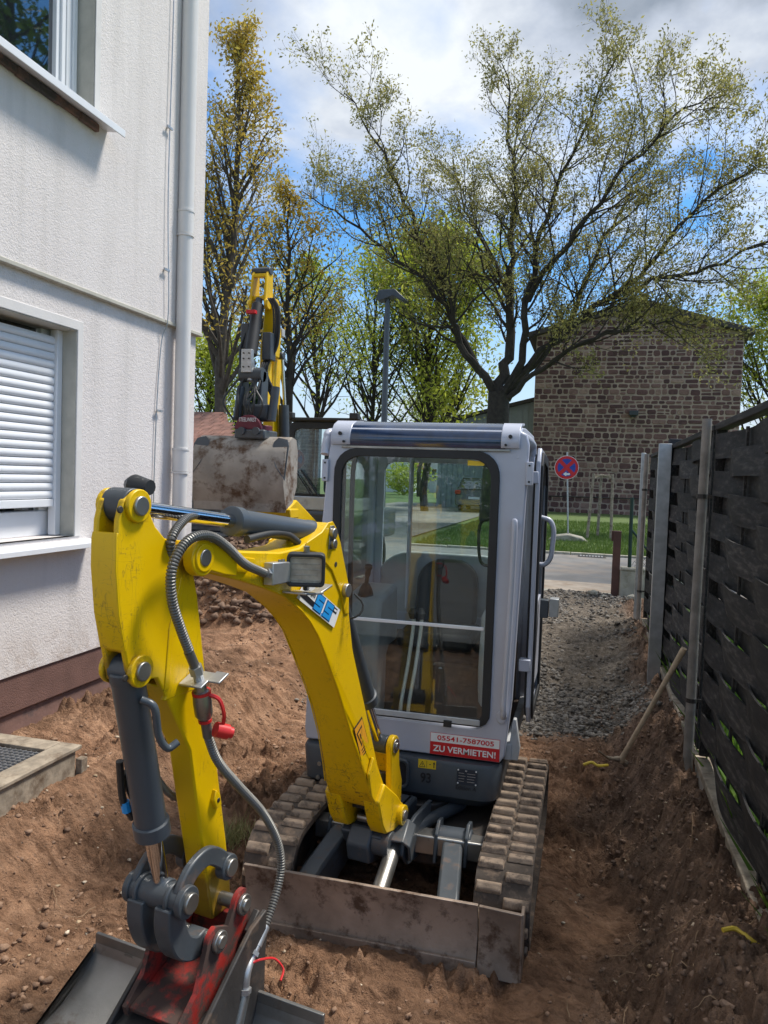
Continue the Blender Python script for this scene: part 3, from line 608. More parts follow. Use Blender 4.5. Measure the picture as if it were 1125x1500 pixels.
for pi_ in range(3):
    y0, y1 = posts[pi_]+.04, posts[pi_+1]-.04
    nb_ = round((ZT-ZB-.06)/step); protos = {}
    for k in range(nb_):
        ph = 1 if k % 2 else -1; z = ZB+.07+k*step
        if (pi_, ph) not in protos:
            o = weave_board(y0+.03, y1-.03, ph, z, hb).obj('board', 'board', fence, smooth=True); protos[(pi_, ph)] = (o, z)
        else:
            o0, z00 = protos[(pi_, ph)]; o = copy_of(o0, fence, o0.location+Vector((random.uniform(-.003, .003), 0, z-z00+random.uniform(-.012, .012))))
            o.rotation_euler = (random.uniform(-.006, .006), random.uniform(-.09, .09), 0)
    for fr in (1/3, 2/3):   # stiles the boards weave around
        y = y0+.03+(y1-y0-.06)*fr
        G().box((FX-.006, y-.014, ZB), (FX+.006, y+.014, ZT-.03)).obj('stile', 'board', fence)
    G().box((FX-.028, y0, ZB), (FX+.028, y0+.035, ZT)).obj('frame_rail', 'board', fence, bevel=.003)
    G().box((FX-.028, y1-.035, ZB), (FX+.028, y1, ZT)).obj('frame_rail', 'board', fence, bevel=.003)
    G().box((FX-.032, y0-.01, ZT), (FX+.032, y1+.01, ZT+.035)).obj('frame_rail', 'board', fence, bevel=.004)
    kb = G().box((FX-.03, y0-.02, .16), (FX+.02, y1+.02, .425)).obj('kick_board', 'kickboard', fence, bevel=.008)
    G().box((FX-.045, y0-.03, .40), (FX+.035, y1+.03, .445)).obj('kick_rail', 'oldwood', fence, bevel=.006)
for yp, zb, zt_ in ((2.35, .1, 2.35), (4.60, .16, 2.33), (9.15, .3, 2.30)):
    ps = G().tube([(FX-.075, yp, zb), (FX-.078, yp, (zb+zt_)/2), (FX-.07, yp, zt_)], [.027, .026, .025], 14).obj('round_post', 'postgrey', fence, smooth=True)
    for z in (.75, 1.9): G().tube([(FX-.075, yp, z-.012), (FX-.075, yp, z+.012)], .031, 12).box((FX-.07, yp-.006, z-.008), (FX-.02, yp+.006, z+.008)).obj('bracket', 'blackmetal', ps)
# galvanised channel post and tarred timber post
g = G(); yp = 6.78; x = FX-.09
g.prism([(x-.05, yp-.035), (x+.05, yp-.035), (x+.05, yp+.035), (x+.042, yp+.035), (x+.042, yp-.027), (x-.042, yp-.027), (x-.042, yp+.035), (x-.05, yp+.035)], XY(.15), XY(2.30)).obj('channel_post', 'zinc', fence, bevel=.002)
G().box((FX-.055, 6.81, .15), (FX+.045, 6.93, 2.345)).obj('timber_post', 'darkvoid', fence, bevel=.006)
G().box((FX-.12, 9.28, .2), (FX-.07, 9.33, 2.32)).obj('end_post', 'zinc', fence, bevel=.004)
# painted teal remains on the kick board
m, t, b = newmat('flaking_teal_paint'); b.inputs['Base Color'].default_value = (.10, .26, .25, 1); b.inputs['Roughness'].default_value = .7; MT['teal'] = m
for y in (3.42, 4.75, 5.6):
    G().prism([(y+.02*math.cos(a*.7)*(3+math.sin(a*5)), .31+.013*math.sin(a*.7)*(4+math.cos(a*3))) for a in range(9)], YZ(FX-.0325), YZ(FX-.0305)).obj('paint_patch', 'teal', fence)

# mattock leaning on the fence
mk = thing('mattock', 'old mattock with a wooden handle leaning against the woven fence', 'mattock', (.30, 5.10, .15))
a_, b_ = Vector((.28, 5.12, .17)), Vector((.60, 4.90, .98)); d_ = (b_-a_)
G().tube([a_+d_*t for t in (0, .1, .4, .8, .97, 1)], [.020, .018, .0155, .016, .019, .017], 12).obj('handle', 'wood', mk, smooth=True)
hd = G().tube(catmull([(.14, 5.03, .25), (.20, 5.06, .205), (.275, 5.12, .18), (.33, 5.17, .13), (.36, 5.2, .07)], 4), [.006]*4+[.012]*3+[.02]*4+[.022]*3+[.016]*3, 8).obj('head', 'oldwood', mk, smooth=True)
tp = G().tube(catmull([(.05, 5.0, .16), (.10, 5.02, .175), (.14, 5.0, .165), (.2, 5.05, .16)], 5), .009, 6).obj('yellow_tape', 'cordyellow', None, smooth=True)
tag(tp, 'short strip of yellow tape lying in the soil by the mattock head', 'tape')

t2_ = G().tube(catmull([(.50, 2.72, ground_z(.50, 2.72)+.012), (.545, 2.74, ground_z(.545, 2.74)+.016), (.59, 2.71, ground_z(.59, 2.71)+.012), (.64, 2.73, ground_z(.64, 2.73)+.01)], 5), .008, 6).obj('yellow_tape', 'cordyellow', None, smooth=True)
tag(t2_, 'yellow tape scrap half buried in the dark bank at the lower right corner', 'tape')
st_ = G().tube(catmull([(-4.62, 8.25, 1.0), (-4.60, 8.2, 1.35), (-4.66, 8.2, 1.62), (-4.64, 8.2, 1.80)], 4), [.045]*4+[.038]*4+[.03]*4+[.02], 7).obj('broken_root', 'root', None, smooth=True)
tag(st_, 'broken upright root sticking out of the soil heap in front of the raised bucket', 'root')
# ================================================================ SMALL THINGS AT THE STREET EDGE
po = thing('steel_post', 'rust brown square steel post at the end of the gravel beside the pavement', 'post', (.40, 10.9, .3))
G().box((.36, 10.84, .25), (.46, 10.94, 1.32)).obj('shaft', 'browniron', po, bevel=.004)
G().box((.335, 10.86, 1.18), (.36, 10.92, 1.32)).obj('lug', 'browniron', po, bevel=.003)
cw = thing('low_concrete_wall', 'mossy low concrete wall block between the brown post and the fence', 'wall', (.6, 10.9, .3))
G().box((.465, 10.80, .2), (1.6, 10.98, .80)).obj('block', 'concrete', cw, bevel=.015)
G().box((.475, 10.78, .80), (1.6, 11.0, .835)).obj('coping', 'concrete', cw, bevel=.01)
cf = thing('chain_link_fence', 'dark green post with slanting brace and chain link mesh above the concrete wall', 'fence', (.6, 10.9, .8))
G().cyl((.585, 10.89, .8), (.575, 10.89, 1.78), .024, 12).obj('post', 'bluegreen', cf, smooth=True)
G().cyl((.585, 10.89, 1.35), (.95, 10.89, .9), .016, 10).obj('brace', 'bluegreen', cf, smooth=True)
g = G()
for i in range(30):
    for sgn in (1, -1):
        x = .6+i*.05
        z0, z1 = .85, 1.72
        dx = (z1-z0)*.7*sgn
        a = (x-(dx if sgn < 0 else 0)*0, 10.89, z0); e_ = (x+dx, 10.89+.004*sgn, z1)
        # clip to the panel
        q = [(a[0]+(e_[0]-a[0])*k/12, a[1]+(e_[1]-a[1])*k/12, a[2]+(e_[2]-a[2])*k/12) for k in range(13)]; q = [w for w in q if .6 <= w[0] <= 1.9]
        if len(q) > 1: g.tube([q[0], q[-1]], .0022, 4, cap=False)
tag(g.obj('wire_mesh', 'bluegreen', cf), kind='stuff')
for i, (x, y, r_, lb, nm) in enumerate(((.12, 10.7, .07, 'pale broken concrete chunk, the larger one near the brown post', 'rubble'), (.26, 10.66, .045, 'small white rubble chip, right of the larger chunk', 'rubble'), (.62, 10.55, .08, 'grey concrete lump at the foot of the low wall', 'rubble'))):
    v = ICV*(1+.5*(np.random.rand(len(ICV), 1)-.5))*np.array([r_, r_*.7, r_*.6])+np.array([x, y, ground_z(x, y)+r_*.35])
    g = G(); g.add(v.tolist(), [tuple(f) for f in ICF.tolist()]); tag(g.obj(nm, 'concrete'), lb, 'rubble')
pv = sheet('pavement', [(-60, 11.25), (60, 11.25), (60, 12.35), (-60, 12.35)], .4095, 'sandy')
dr = thing('street_drain', 'slotted street drain grate at the far kerb', 'drain', (.12, 16.8, .41))
G().box((-.15, 16.62, .40), (.42, 16.93, .414)).obj('grate_frame', 'blackmetal', dr)
for i in range(8): G().box((-.11+i*.062, 16.66, .414), (-.075+i*.062, 16.9, .424)).obj('grate_bar', 'zinc', dr)
# no-stopping sign
sg = thing('no_stopping_sign', 'round blue and red no stopping sign with a white arrow on a portable post', 'road sign', (-.47, 20, .48))
G().cyl((-.44, 20.03, .5), (-.56, 20.03, 2.72), .021, 14).obj('post', 'zinc', sg, smooth=True)
cxs, czs = -.555, 2.33; RS = .30
def disc(r_, y, mat, nm, n=36, seg=None):
    pts = seg or [(cxs+r_*math.cos(2*PI*i/n), czs+r_*math.sin(2*PI*i/n)) for i in range(n)]
    return G().prism(pts, XZ(y), XZ(y+.004)).obj(nm, mat, sg)
disc(RS, 19.995, 'white', 'sign_plate'); disc(RS*.965, 19.990, 'redprint', 'red_field')
for a in (0, 90, 180, 270):
    am, hw = a, 33
    pts = [(cxs+.065*math.cos(R(am)), czs+.065*math.sin(R(am)))]+[(cxs+RS*.74*math.cos(R(am+hw*(k/6-1)*1)), czs+RS*.74*math.sin(R(am+hw*(k/6-1)*1))) for k in range(0, 13)]
    disc(0, 19.985, 'signblue', 'blue_sector', seg=pts)
ar = [(-.07, 0), (-.0, .05), (-.0, .022), (.075, .022), (.075, -.022), (-.0, -.022), (-.0, -.05)]
G().prism([(cxs+x*1.15, czs-.165+z*1.15) for x, z in ar], XZ(19.980), XZ(19.984)).obj('white_arrow', 'white', sg)
fb = G()
fb.prism([(-.95, .48), (-.80, .60), (-.45, .66), (-.1, .59), (.05, .48)], XZ(19.75), XZ(20.3)).obj('foot_block', 'concrete', sg, bevel=.03)
# tree support stakes
ts = thing('tree_stakes', 'three weathered timber stakes joined by battens around a young tree on the lawn', 'tree guard', (.35, 21.3, .45))
for (x0_, y0_, x1_, y1_) in ((.02, 21.0, .12, 21.1), (.30, 22.0, .33, 21.9), (.63, 21.0, .60, 21.1)):
    G().tube([(x0_, y0_, .40), (x1_, y1_, 2.22)], [.04, .038], 10).obj('stake', 'oldwood', ts, smooth=True)
for a, b2 in (((.10, 21.1, 2.16), (.62, 21.1, 2.18)), ((.10, 21.1, 2.08), (.34, 21.9, 2.2)), ((.62, 21.1, 2.1), (.33, 21.9, 2.2))):
    G().tube([a, b2], .03, 6).obj('batten', 'oldwood', ts)
# street lamp
lp = thing('street_lamp', 'slim grey street lamp with a flat angled head behind the excavators', 'street lamp', (-4.72, 17.6, .4))
G().tube([(-4.70, 17.6, .4), (-4.72, 17.6, 2.5), (-4.74, 17.6, 6.1)], [.09, .075, .062], 16).obj('pole', 'grey_cyl', lp, smooth=True)
G().prism([(-4.98, 6.08), (-4.93, 6.28), (-4.55, 6.30), (-4.28, 6.06), (-4.33, 6.00), (-4.58, 6.14), (-4.93, 6.02)], XZ(17.45), XZ(17.75)).obj('lamp_head', 'grey_dark', lp, bevel=.015)

# ================================================================ RUBBLE STONE BUILDING
sb = thing('stone_building', 'tall windowless gable of brown rubble stone under a low pitched dark roof', 'building', (1.9, 42, .45))
BX0, BX1, BY = -2.80, 6.66, 39.0; EZ, RZ = 9.15, 10.45; RXc = 1.96
gp = lambda x: EZ+(RZ-EZ)*(1-abs(x-RXc)/((BX1-BX0)/2+.1))
G().prism([(BX0, .3), (BX1, .3), (BX1, gp(BX1)), (RXc, RZ), (BX0, gp(BX0))], XZ(BY), XZ(BY+14)).obj('wall', 'mortar', sb)
stones = []
z = .45
while z < RZ:
    h = random.choice((.18, .21, .25, .28, .31)); x = BX0
    while x < BX1-.05:
        w = random.uniform(.22, .52)*(1 if random.random() > .15 else 1.35); w = min(w, BX1-x)
        if BX1-(x+w) < .15: w = BX1-x
        zt_ = z+h
        if random.random() < .22 and h > .26 and w < .5:      # two thin stones instead of one
            c = z+h*random.uniform(.4, .6); stones += [(x, z, x+w, c), (x, c, x+w, zt_)]
        else: stones.append((x, z+random.uniform(-.02, .02), x+w, zt_+random.uniform(-.02, .02)))
        x += w
    z += h
stones = [s for s in stones if s[3] < gp((s[0]+s[2])/2)-.02]
def stone_geo(g, x0, z0, x1, z1, pr=None):
    m_ = .028; j = lambda a=.022: random.uniform(-a, a); cxx, czz = (x0+x1)/2, (z0+z1)/2
    cr = min(x1-x0, z1-z0)*.18
    pts = [(x0+m_+cr+j(), z0+m_+j()*.6), (x1-m_-cr+j(), z0+m_+j()*.6), (x1-m_+j(.01), z0+m_+cr), (x1-m_+j(.01), z1-m_-cr), (x1-m_-cr+j(), z1-m_+j()*.6), (x0+m_+cr+j(), z1-m_+j()*.6), (x0+m_+j(.01), z1-m_-cr), (x0+m_+j(.01), z0+m_+cr)]
    d = random.uniform(.004, .022); n = 8
    ins = [(cxx+(a-cxx)*.86, czz+(c-czz)*.82) for a, c in pts]
    vs = [(a, BY-.002, c) for a, c in pts]+[(a, BY-d*.7, c) for a, c in pts]+[(a, BY-d-.010, c) for a, c in ins]
    fs = [(i, (i+1) % n, n+(i+1) % n, n+i) for i in range(n)]+[(n+i, n+(i+1) % n, 2*n+(i+1) % n, 2*n+i) for i in range(n)]+[tuple(range(2*n, 3*n))]
    g.add(vs, fs)
stones.sort(key=lambda s: -(s[2]-s[0])*(s[3]-s[1]))
for s_ in stones[:290]:
    g = G(); stone_geo(g, *s_); g.obj('stone', 'stone', sb)
g = G()
for s_ in stones[290:]: stone_geo(g, *s_)
tag(g.obj('small_stones', 'stone', sb), kind='stuff')
def gl(x, o=0): return gp(x)+o
G().prism([(BX0-.40, gl(BX0)-.16), (RXc, RZ+.02), (BX1+.4, gl(BX1)-.16), (BX1+.4, gl(BX1)+.10), (RXc, RZ+.36), (BX0-.40, gl(BX0)+.10)], XZ(BY-.35), XZ(BY+14.2)).obj('roof', 'roofedge', sb, bevel=.02)
G().box((1.72, BY-.32, 5.28), (2.14, BY-.05, 5.5)).box((1.8, BY-.1, 5.2), (2.05, BY-.04, 5.32)).obj('wall_lamp', 'grey_dark', sb, bevel=.02)
G().tube([(BX0, BY-.08, 1.25), (BX1, BY-.08, 1.32)], .035, 6).obj('conduit', 'blackmetal', sb)
an = thing('metal_annex', 'grey metal clad annex with a small window left of the stone gable', 'building', (-6, 43, .45))
G().prism([(-7.9, .3), (-2.95, .3), (-2.95, 6.1), (-7.9, 4.81)], XZ(40.9), XZ(50)).obj('wall', 'cladding', an)
for i in range(16):
    x = -7.75+i*.3; G().box((x, 40.85, .4), (x+.05, 40.9, 3.98+(x+10.9)*.262)).obj('cladding_rib', 'cladding', an)
w_ = G().ring([(-4.75, 2.2), (-4.05, 2.2), (-4.05, 3.0), (-4.75, 3.0)], [(-4.65, 2.3), (-4.15, 2.3), (-4.15, 2.9), (-4.65, 2.9)], XZ(40.8), XZ(40.88)).obj('window', 'frame', an)
G().box((-4.65, 40.85, 2.3), (-4.15, 40.87, 2.9)).obj('pane', 'hglass', w_)
G().prism([(-8.1, 4.79), (-2.9, 6.12), (-2.9, 6.3), (-8.1, 4.97)], XZ(40.6), XZ(50.3)).obj('roof', 'roofedge', an)

# tiled shed on the left
sh = thing('garage_shed', 'low brown tiled garage with dark opening and board wall behind the corner of the house', 'garage', (-10, 19, .4))
G().box((-14, 17.5, .35), (-8.75, 22, 2.45)).obj('wall', 'darkvoid', sh)  # near-black wall colour stands in for shade in the garage opening
k0 = None
for i in range(15):
    z = .45+i*.10
    if k0 is None: k0 = G().box((-14, 17.44, z), (-8.75, 17.49, z+.088)).obj('board', 'shedwall', sh); kz = k0.location.copy()
    else: copy_of(k0, sh, kz+Vector((0, random.uniform(-.012, .012), i*.10)))
G().box((-14, 17.40, 1.96), (-8.72, 17.49, 2.03)).obj('lintel', 'zinc', sh)
rf = G().add([(-14.4, 16.9, 2.46), (-8.2, 16.9, 2.46), (-9.9, 19.8, 3.55), (-14.4, 19.8, 3.6), (-14.4, 16.9, 2.40), (-8.2, 16.9, 2.40), (-9.9, 19.8, 3.4), (-14.4, 19.8, 3.4)], [(0, 1, 2, 3), (7, 6, 5, 4), (0, 4, 5, 1), (1, 5, 6, 2), (2, 6, 7, 3), (3, 7, 4, 0)]).obj('roof', 'tile', sh)
g = G()
for r_ in range(10):
    for c in range(26):
        x = -14.3+c*.3+(r_ % 2)*.15; y = 16.88+r_*.29; z = 2.47+r_*.114
        if x+.28 > -8.2-r_*.17: continue
        g.box((x, y, z), (x+.28, y+.31, z+.035), Matrix.Rotation(.37, 3, 'X'))
tag(g.obj('tiles', 'tile', rf), kind='stuff')
# far white houses
for i, (x, y, w, h, lb) in enumerate(((-20.5, 76, 7, 5.5, 'white gabled house far beyond the street seen through the cab on the left'), (-14.5, 82, 7.5, 6.2, 'white house with small windows far behind the trunks seen through the cab'))):
    hs_ = thing('far_house', lb, 'house', (x, y, .4))
    G().prism([(x-w/2, .3), (x+w/2, .3), (x+w/2, h-2.4), (x, h), (x-w/2, h-2.4)], XZ(y), XZ(y+9)).obj('wall', 'houseplaster', hs_)
    G().prism([(x-w/2-.4, h-2.7), (x, h), (x+w/2+.4, h-2.7), (x+w/2+.4, h-2.4), (x, h+.3), (x-w/2-.4, h-2.4)], XZ(y-.3), XZ(y+9.3)).obj('roof', 'redtile', hs_)
    for wx in (-2, 0, 2):
        f_ = G().box((x+wx-.55, y-.05, 1.6), (x+wx+.55, y-.005, 2.9)).obj('window', 'hglass', hs_)
        G().box((x+wx-.03, y-.07, 1.6), (x+wx+.03, y-.051, 2.9)).box((x+wx-.55, y-.07, 2.2), (x+wx+.55, y-.051, 2.26)).obj('sash_bar', 'frame', f_)

# ================================================================ MINI EXCAVATOR (foreground)
ex = thing('mini_excavator', 'yellow and silver mini excavator with closed cab, nearest machine with its arm reaching towards us', 'excavator', (-.745, 3.7, .05))
BO = Vector((-.8969+.013, 3.1639-.002, 0)); BD = Vector((-.16333, -.98657, 0)); BR = Vector((.98657, -.16333, 0))
def Wp(u, s, z): return BO+BR*u+BD*s+Vector((0, 0, z))
def fu(u): return lambda s, z: Wp(u, s, z)
def plate(pts, u0_, u1_, name, mat, parent=ex, bevel=.004, smooth=True):
    g = G().prism(pts, fu(u0_), fu(u1_)); return g.obj(name, mat, parent, bevel=bevel, smooth=smooth)
def pin(s, z, u0_, u1_, r, name, mat='steel', parent=ex, n=20):
    return G().cyl(Wp(u0_, s, z), Wp(u1_, s, z), r, n).obj(name, mat, parent, bevel=min(.003, r*.2), smooth=True)

# ---- undercarriage
zc, rr_, y0t, y1t = .225, .172, 3.14, 4.25
def track_point(d):
    """point and outward normal on the running loop; d along the loop"""
    ln = y1t-y0t; per = 2*ln+2*PI*rr_; d %= per
    if d < ln: return (y1t-d, zc+rr_, 0, 1)
    d -= ln
    if d < PI*rr_: a = PI/2+d/rr_; return (y0t+rr_*math.cos(a), zc+rr_*math.sin(a), math.cos(a), math.sin(a))
    d -= PI*rr_
    if d < ln: return (y0t+d, zc-rr_, 0, -1)
    d -= ln; a = -PI/2+d/rr_; return (y1t+rr_*math.cos(a), zc+rr_*math.sin(a), math.cos(a), math.sin(a))
PER = 2*(y1t-y0t)+2*PI*rr_
lugA = None
for xc in (-.255, -1.245):
    g = G(); n = 72; outer = []; inner = []
    for i in range(n):
        y, z, ny, nz = track_point(PER*i/n); outer.append((y, z)); inner.append((y-ny*.028, z-nz*.028))
    tr = g.ring(outer, inner, YZ(xc-.112), YZ(xc+.112)).obj('track', 'trackbelt', ex, smooth=True)
    for k in range(34):
        for side in (-1, 1):
            d = PER*(k+(.5 if side > 0 else 0))/34; y, z, ny, nz = track_point(d); ty, tz = -nz, ny
            c = Vector((xc+side*.056, y+ny*.010, z+nz*.010))
            if lugA is None:
                vs = []
                for (hx, ht, hn) in ((.053, .024, -.012), (.047, .0145, .014)):
                    for sx_, st in ((-1, -1), (1, -1), (1, 1), (-1, 1)): vs.append((sx_*hx, st*ht, hn))
                fs = [(3, 2, 1, 0), (4, 5, 6, 7), (0, 1, 5, 4), (1, 2, 6, 5), (2, 3, 7, 6), (3, 0, 4, 7)]
                me = bpy.data.meshes.new('lug'); me.from_pydata(vs, [], fs); me.materials.append(MT['trackrubber']); lugA = me
            o = bpy.data.objects.new('lug', lugA); C.objects.link(o); o.parent = tr
            mo = o.modifiers.new('bevel', 'BEVEL'); mo.width = .006; mo.segments = 2
            o.location = c-ORG[tr.name]; o.rotation_euler = (math.atan2(nz, ny)-PI/2, 0, 0); o.scale = (1, random.uniform(.85, 1.1), random.uniform(.8, 1.1))
    G().ring([(y1t+.1*math.cos(2*PI*i/40)*1.1, zc+.11*math.sin(2*PI*i/40)) for i in range(40)], [(y1t+.03*math.cos(2*PI*i/40), zc+.03*math.sin(2*PI*i/40)) for i in range(40)], YZ(xc-.03), YZ(xc+.03)).obj('sprocket', 'blackmetal', ex)
    G().cyl((xc-.04, y0t, zc), (xc+.04, y0t, zc), .135, 28).obj('idler', 'blackmetal', ex, bevel=.01)
    for i in range(3): y = y0t+.28+i*.28; G().cyl((xc-.06, y, .12), (xc+.06, y, .12), .06, 18).obj('roller', 'blackmetal', ex)
    G().box((xc-.045, y0t-.02, .15), (xc+.045, y1t-.1, .33)).obj('track_frame', 'blackmetal', ex, bevel=.012)
# cross members and carrier
G().box((-1.15, 3.42, .16), (-.34, 4.2, .30)).obj('undercarriage_frame', 'blackmetal', ex, bevel=.02)
G().box((-1.16, 3.33, .26), (-.345, 3.42, .345)).obj('cross_beam', 'steel', ex, bevel=.006)
G().cyl((-.80, 3.85, .29), (-.80, 3.85, .37), .27, 36).obj('slew_ring', 'blackmetal', ex, bevel=.008)
# dozer blade
def bz(t): return .055+.27*t
prof = [(2.875+.030*(1-(2*t-1)**2)+.0, bz(t)) for t in [i/8 for i in range(9)]]
prof2 = [(y+.018, z) for y, z in reversed(prof)]
bl = G().prism(prof+prof2, lambda y, z: (-1.31, y, z), lambda y, z: (-.335, y, z)).obj('dozer_blade', 'bladesteel', ex, bevel=.003)
G().prism(prof+prof2, lambda y, z: (-.331, y-.004, z), lambda y, z: (-.165, y-.016, z)).obj('blade_extension', 'bladesteel', bl, bevel=.003)
G().box((-1.31, 2.868, .05), (-.335, 2.88, .105)).obj('cutting_edge', 'bladesteel', bl, bevel=.003)
G().prism([(2.86, .06), (2.92, .06), (3.06, .10), (3.06, .24), (2.93, .325), (2.865, .325)], YZ(-.172), YZ(-.16)).obj('side_plate', 'bladesteel', bl, bevel=.003)
for x in (-.52, -1.02):
    xr = x+(.03 if x > -.7 else -.03)
    G().prism([(2.928, .10), (2.928, .25), (3.05, .285), (3.40, .345), (3.48, .30), (3.48, .22), (3.38, .20), (3.0, .10)], lambda y, z: (x-.045+(3.4-y)*.12*(1 if x > -.7 else -1), y, z), lambda y, z: (x+.045+(3.4-y)*.12*(1 if x > -.7 else -1), y, z)).obj('blade_arm', 'grey_link', ex, bevel=.012)
    G().cyl((x-.085, 3.40, .30), (x+.085, 3.40, .30), .068, 22).obj('arm_boss', 'grey_dark', ex, bevel=.008)
    for dx in (-.075, .06): G().prism([(3.30+.0, .24), (3.33, .36), (3.39, .40), (3.47, .38), (3.50, .24)], YZ(x+dx), YZ(x+dx+.016)).obj('arm_lug', 'grey_dark', ex, bevel=.004)
# blade cylinder with guard
a_, b_ = Vector((-.745, 3.36, .40)), Vector((-.755, 2.93, .22))
cy = G().cyl(a_+(b_-a_)*.25, b_+(a_-b_)*.08, .034, 20).obj('blade_cylinder', 'steel', ex, smooth=True)
G().cyl(a_, b_, .018, 16).obj('rod', 'chrome', cy, smooth=True)
gd = (b_-a_).normalized(); sdv = Vector((1, 0, 0)); upv = sdv.cross(gd); upv = upv if upv.z > 0 else -upv
def gp3(a, s2, h): return a_+gd*a+sdv*s2+upv*h
g = G(); pts = [(-.075, -.05), (-.075, .035), (-.045, .062), (.045, .062), (.075, .035), (.075, -.05), (.063, -.05), (.063, .03), (.04, .05), (-.04, .05), (-.063, .03), (-.063, -.05)]
g.prism(pts, lambda s2, h: gp3(.06, s2, h), lambda s2, h: gp3(.19, s2*1.05, h)).obj('cylinder_guard', 'grey_link', ex, bevel=.004)
# swing casting under the foot
for (u0_, u1_, pts, nm) in ((-.10, .10, [(-.12, .30), (-.02, .33), (.02, .40), (-.06, .43), (-.40, .43), (-.40, .28)], 'swing_bracket'), (-.055, .055, [(-.05, .26), (.03, .28), (.05, .36), (0, .43), (-.12, .40), (-.2, .26)], 'swing_boss')):
    plate(pts, u0_, u1_, nm, 'grey_dark', bevel=.01)
G().cyl(Wp(0, -.17, .30), Wp(0, -.17, .62), .048, 20).obj('king_pin', 'grey_dark', ex, smooth=True)
pin(-.03, .36, .03, .13, .055, 'swing_cylinder_end', 'grey_link')
G().cyl(Wp(.09, -.03, .36), Wp(.25, -.62, .34), .030, 18).obj('swing_cylinder', 'grey_dark', ex, smooth=True)
for u in (.06, .155): plate([(-.34, .22), (-.12, .24), (-.05, .31), (-.08, .40), (-.2, .43), (-.4, .43)], u, u+.02, 'frame_lug', 'grey_dark', bevel=.005)

# ---- boom swing post (yellow) and boom
post_pts = [(-.20, .42)]+arc(-.115, .461, .045, -90, 0, 4)+[(-.075, .60), (-.068, .72)]+arc(-.106, .765, .046, 0, 180, 8)+[(-.165, .66), (-.20, .58)]
for u in (-.105, .070):
    plate(post_pts, u, u+.028, 'swing_post_cheek', 'yellow', bevel=.005)
plate([(-.19, .44), (-.16, .44), (-.165, .70), (-.19, .68)], -.08, .07, 'swing_post_web', 'yellow', bevel=.004)
pin(-.106, .765, -.12, .112, .017, 'boom_cylinder_pin'); pin(-.106, .765, .098, .105, .032, 'pin_washer')
top = [(1.258, 1.740), (1.102, 1.716), (.851, 1.693), (.73, 1.698), (.65, 1.722), (.572, 1.745), (.535, 1.772), (.505, 1.775), (.478, 1.752), (.442, 1.690), (.40, 1.60), (.357, 1.520), (.345, 1.44), (.298, 1.275), (.23, 1.12), (.166, .974), (.113, .844), (.06, .72)]
bot = [(1.27, 1.675), (1.17, 1.648), (1.067, 1.623), (.95, 1.588), (.825, 1.546), (.705, 1.478), (.64, 1.43), (.582, 1.373), (.52, 1.29), (.469, 1.216), (.41, 1.13), (.36, 1.05), (.28, .90), (.206, .76), (.16, .66)]
boom_side = top+[(.0, .60), (-.075, .545), (.02, .525), (.10, .57)]+list(reversed(bot))
# box section: narrow through the bend, flared to the foot
def boom_u(s, z): return .072 if z > .95 else .072+(.95-z)*.105
gm = G().prism(boom_side, lambda s, z: Wp(-boom_u(s, z), s, z), lambda s, z: Wp(boom_u(s, z), s, z))
# triangulated caps stay flat enough; head fork cheeks are separate
boom = gm.obj('boom', 'yellow', ex, bevel=.006, smooth=True)
# raised stiffener cheeks at the head and along the elbow
for sg_ in (-1, 1):
    u0_, u1_ = (.0715, .0775) if sg_ > 0 else (-.0775, -.0715)
    plate([(1.215, 1.70), (1.215, 1.722), (1.0, 1.685), (1.05, 1.645), (1.2, 1.665)], u0_, u1_, 'boom_stiffener', 'yellow', parent=boom, bevel=.003)
    plate(arc(1.275, 1.712, .052, -130, 130, 12)+[(1.17, 1.742), (1.12, 1.715), (1.12, 1.645), (1.18, 1.655)], u0_*.86, u1_*1.22, 'fork_cheek', 'yellow', parent=boom, bevel=.004)
    el = [(.77, 1.698), (.70, 1.58), (.60, 1.44), (.50, 1.30), (.40, 1.13), (.43, 1.13), (.53, 1.30), (.63, 1.43), (.74, 1.56), (.80, 1.695)]
    plate([(.44, 1.70), (.36, 1.53), (.35, 1.42), (.385, 1.42), (.42, 1.50), (.50, 1.60), (.62, 1.675), (.70, 1.69), (.69, 1.715), (.585, 1.745), (.54, 1.777), (.505, 1.78), (.478, 1.757)], u0_, u1_, 'elbow_bracket', 'yellow', parent=boom, bevel=.003)
    pin(1.275, 1.712, u1_*1.18 if sg_ > 0 else u0_*1.18, (u1_ if sg_ > 0 else u0_)*1.32, .024, 'pin_cap', parent=boom); pin(1.275, 1.712, u1_*1.1 if sg_ > 0 else u0_*1.1, (u1_ if sg_ > 0 else u0_)*1.28, .040, 'pin_collar', 'yellow', parent=boom)
    for (s_, z_, r_) in ((.518, 1.738, .019), (.514, 1.700, .016), (.395, 1.515, .026), (.475, 1.62, .010)):
        if sg_ > 0 or r_ > .018: pin(s_, z_, u1_ if sg_ > 0 else u0_, (u1_ if sg_ > 0 else u0_)*(1.24 if r_ > .012 else 1.02), r_, 'bolt_head', 'steel' if r_ > .012 else 'blackmetal', parent=boom)
plate([(.53, 1.765), (.50, 1.765), (.475, 1.68), (.54, 1.68)], .078, .082, 'lock_plate', 'steel', parent=boom, bevel=.002)
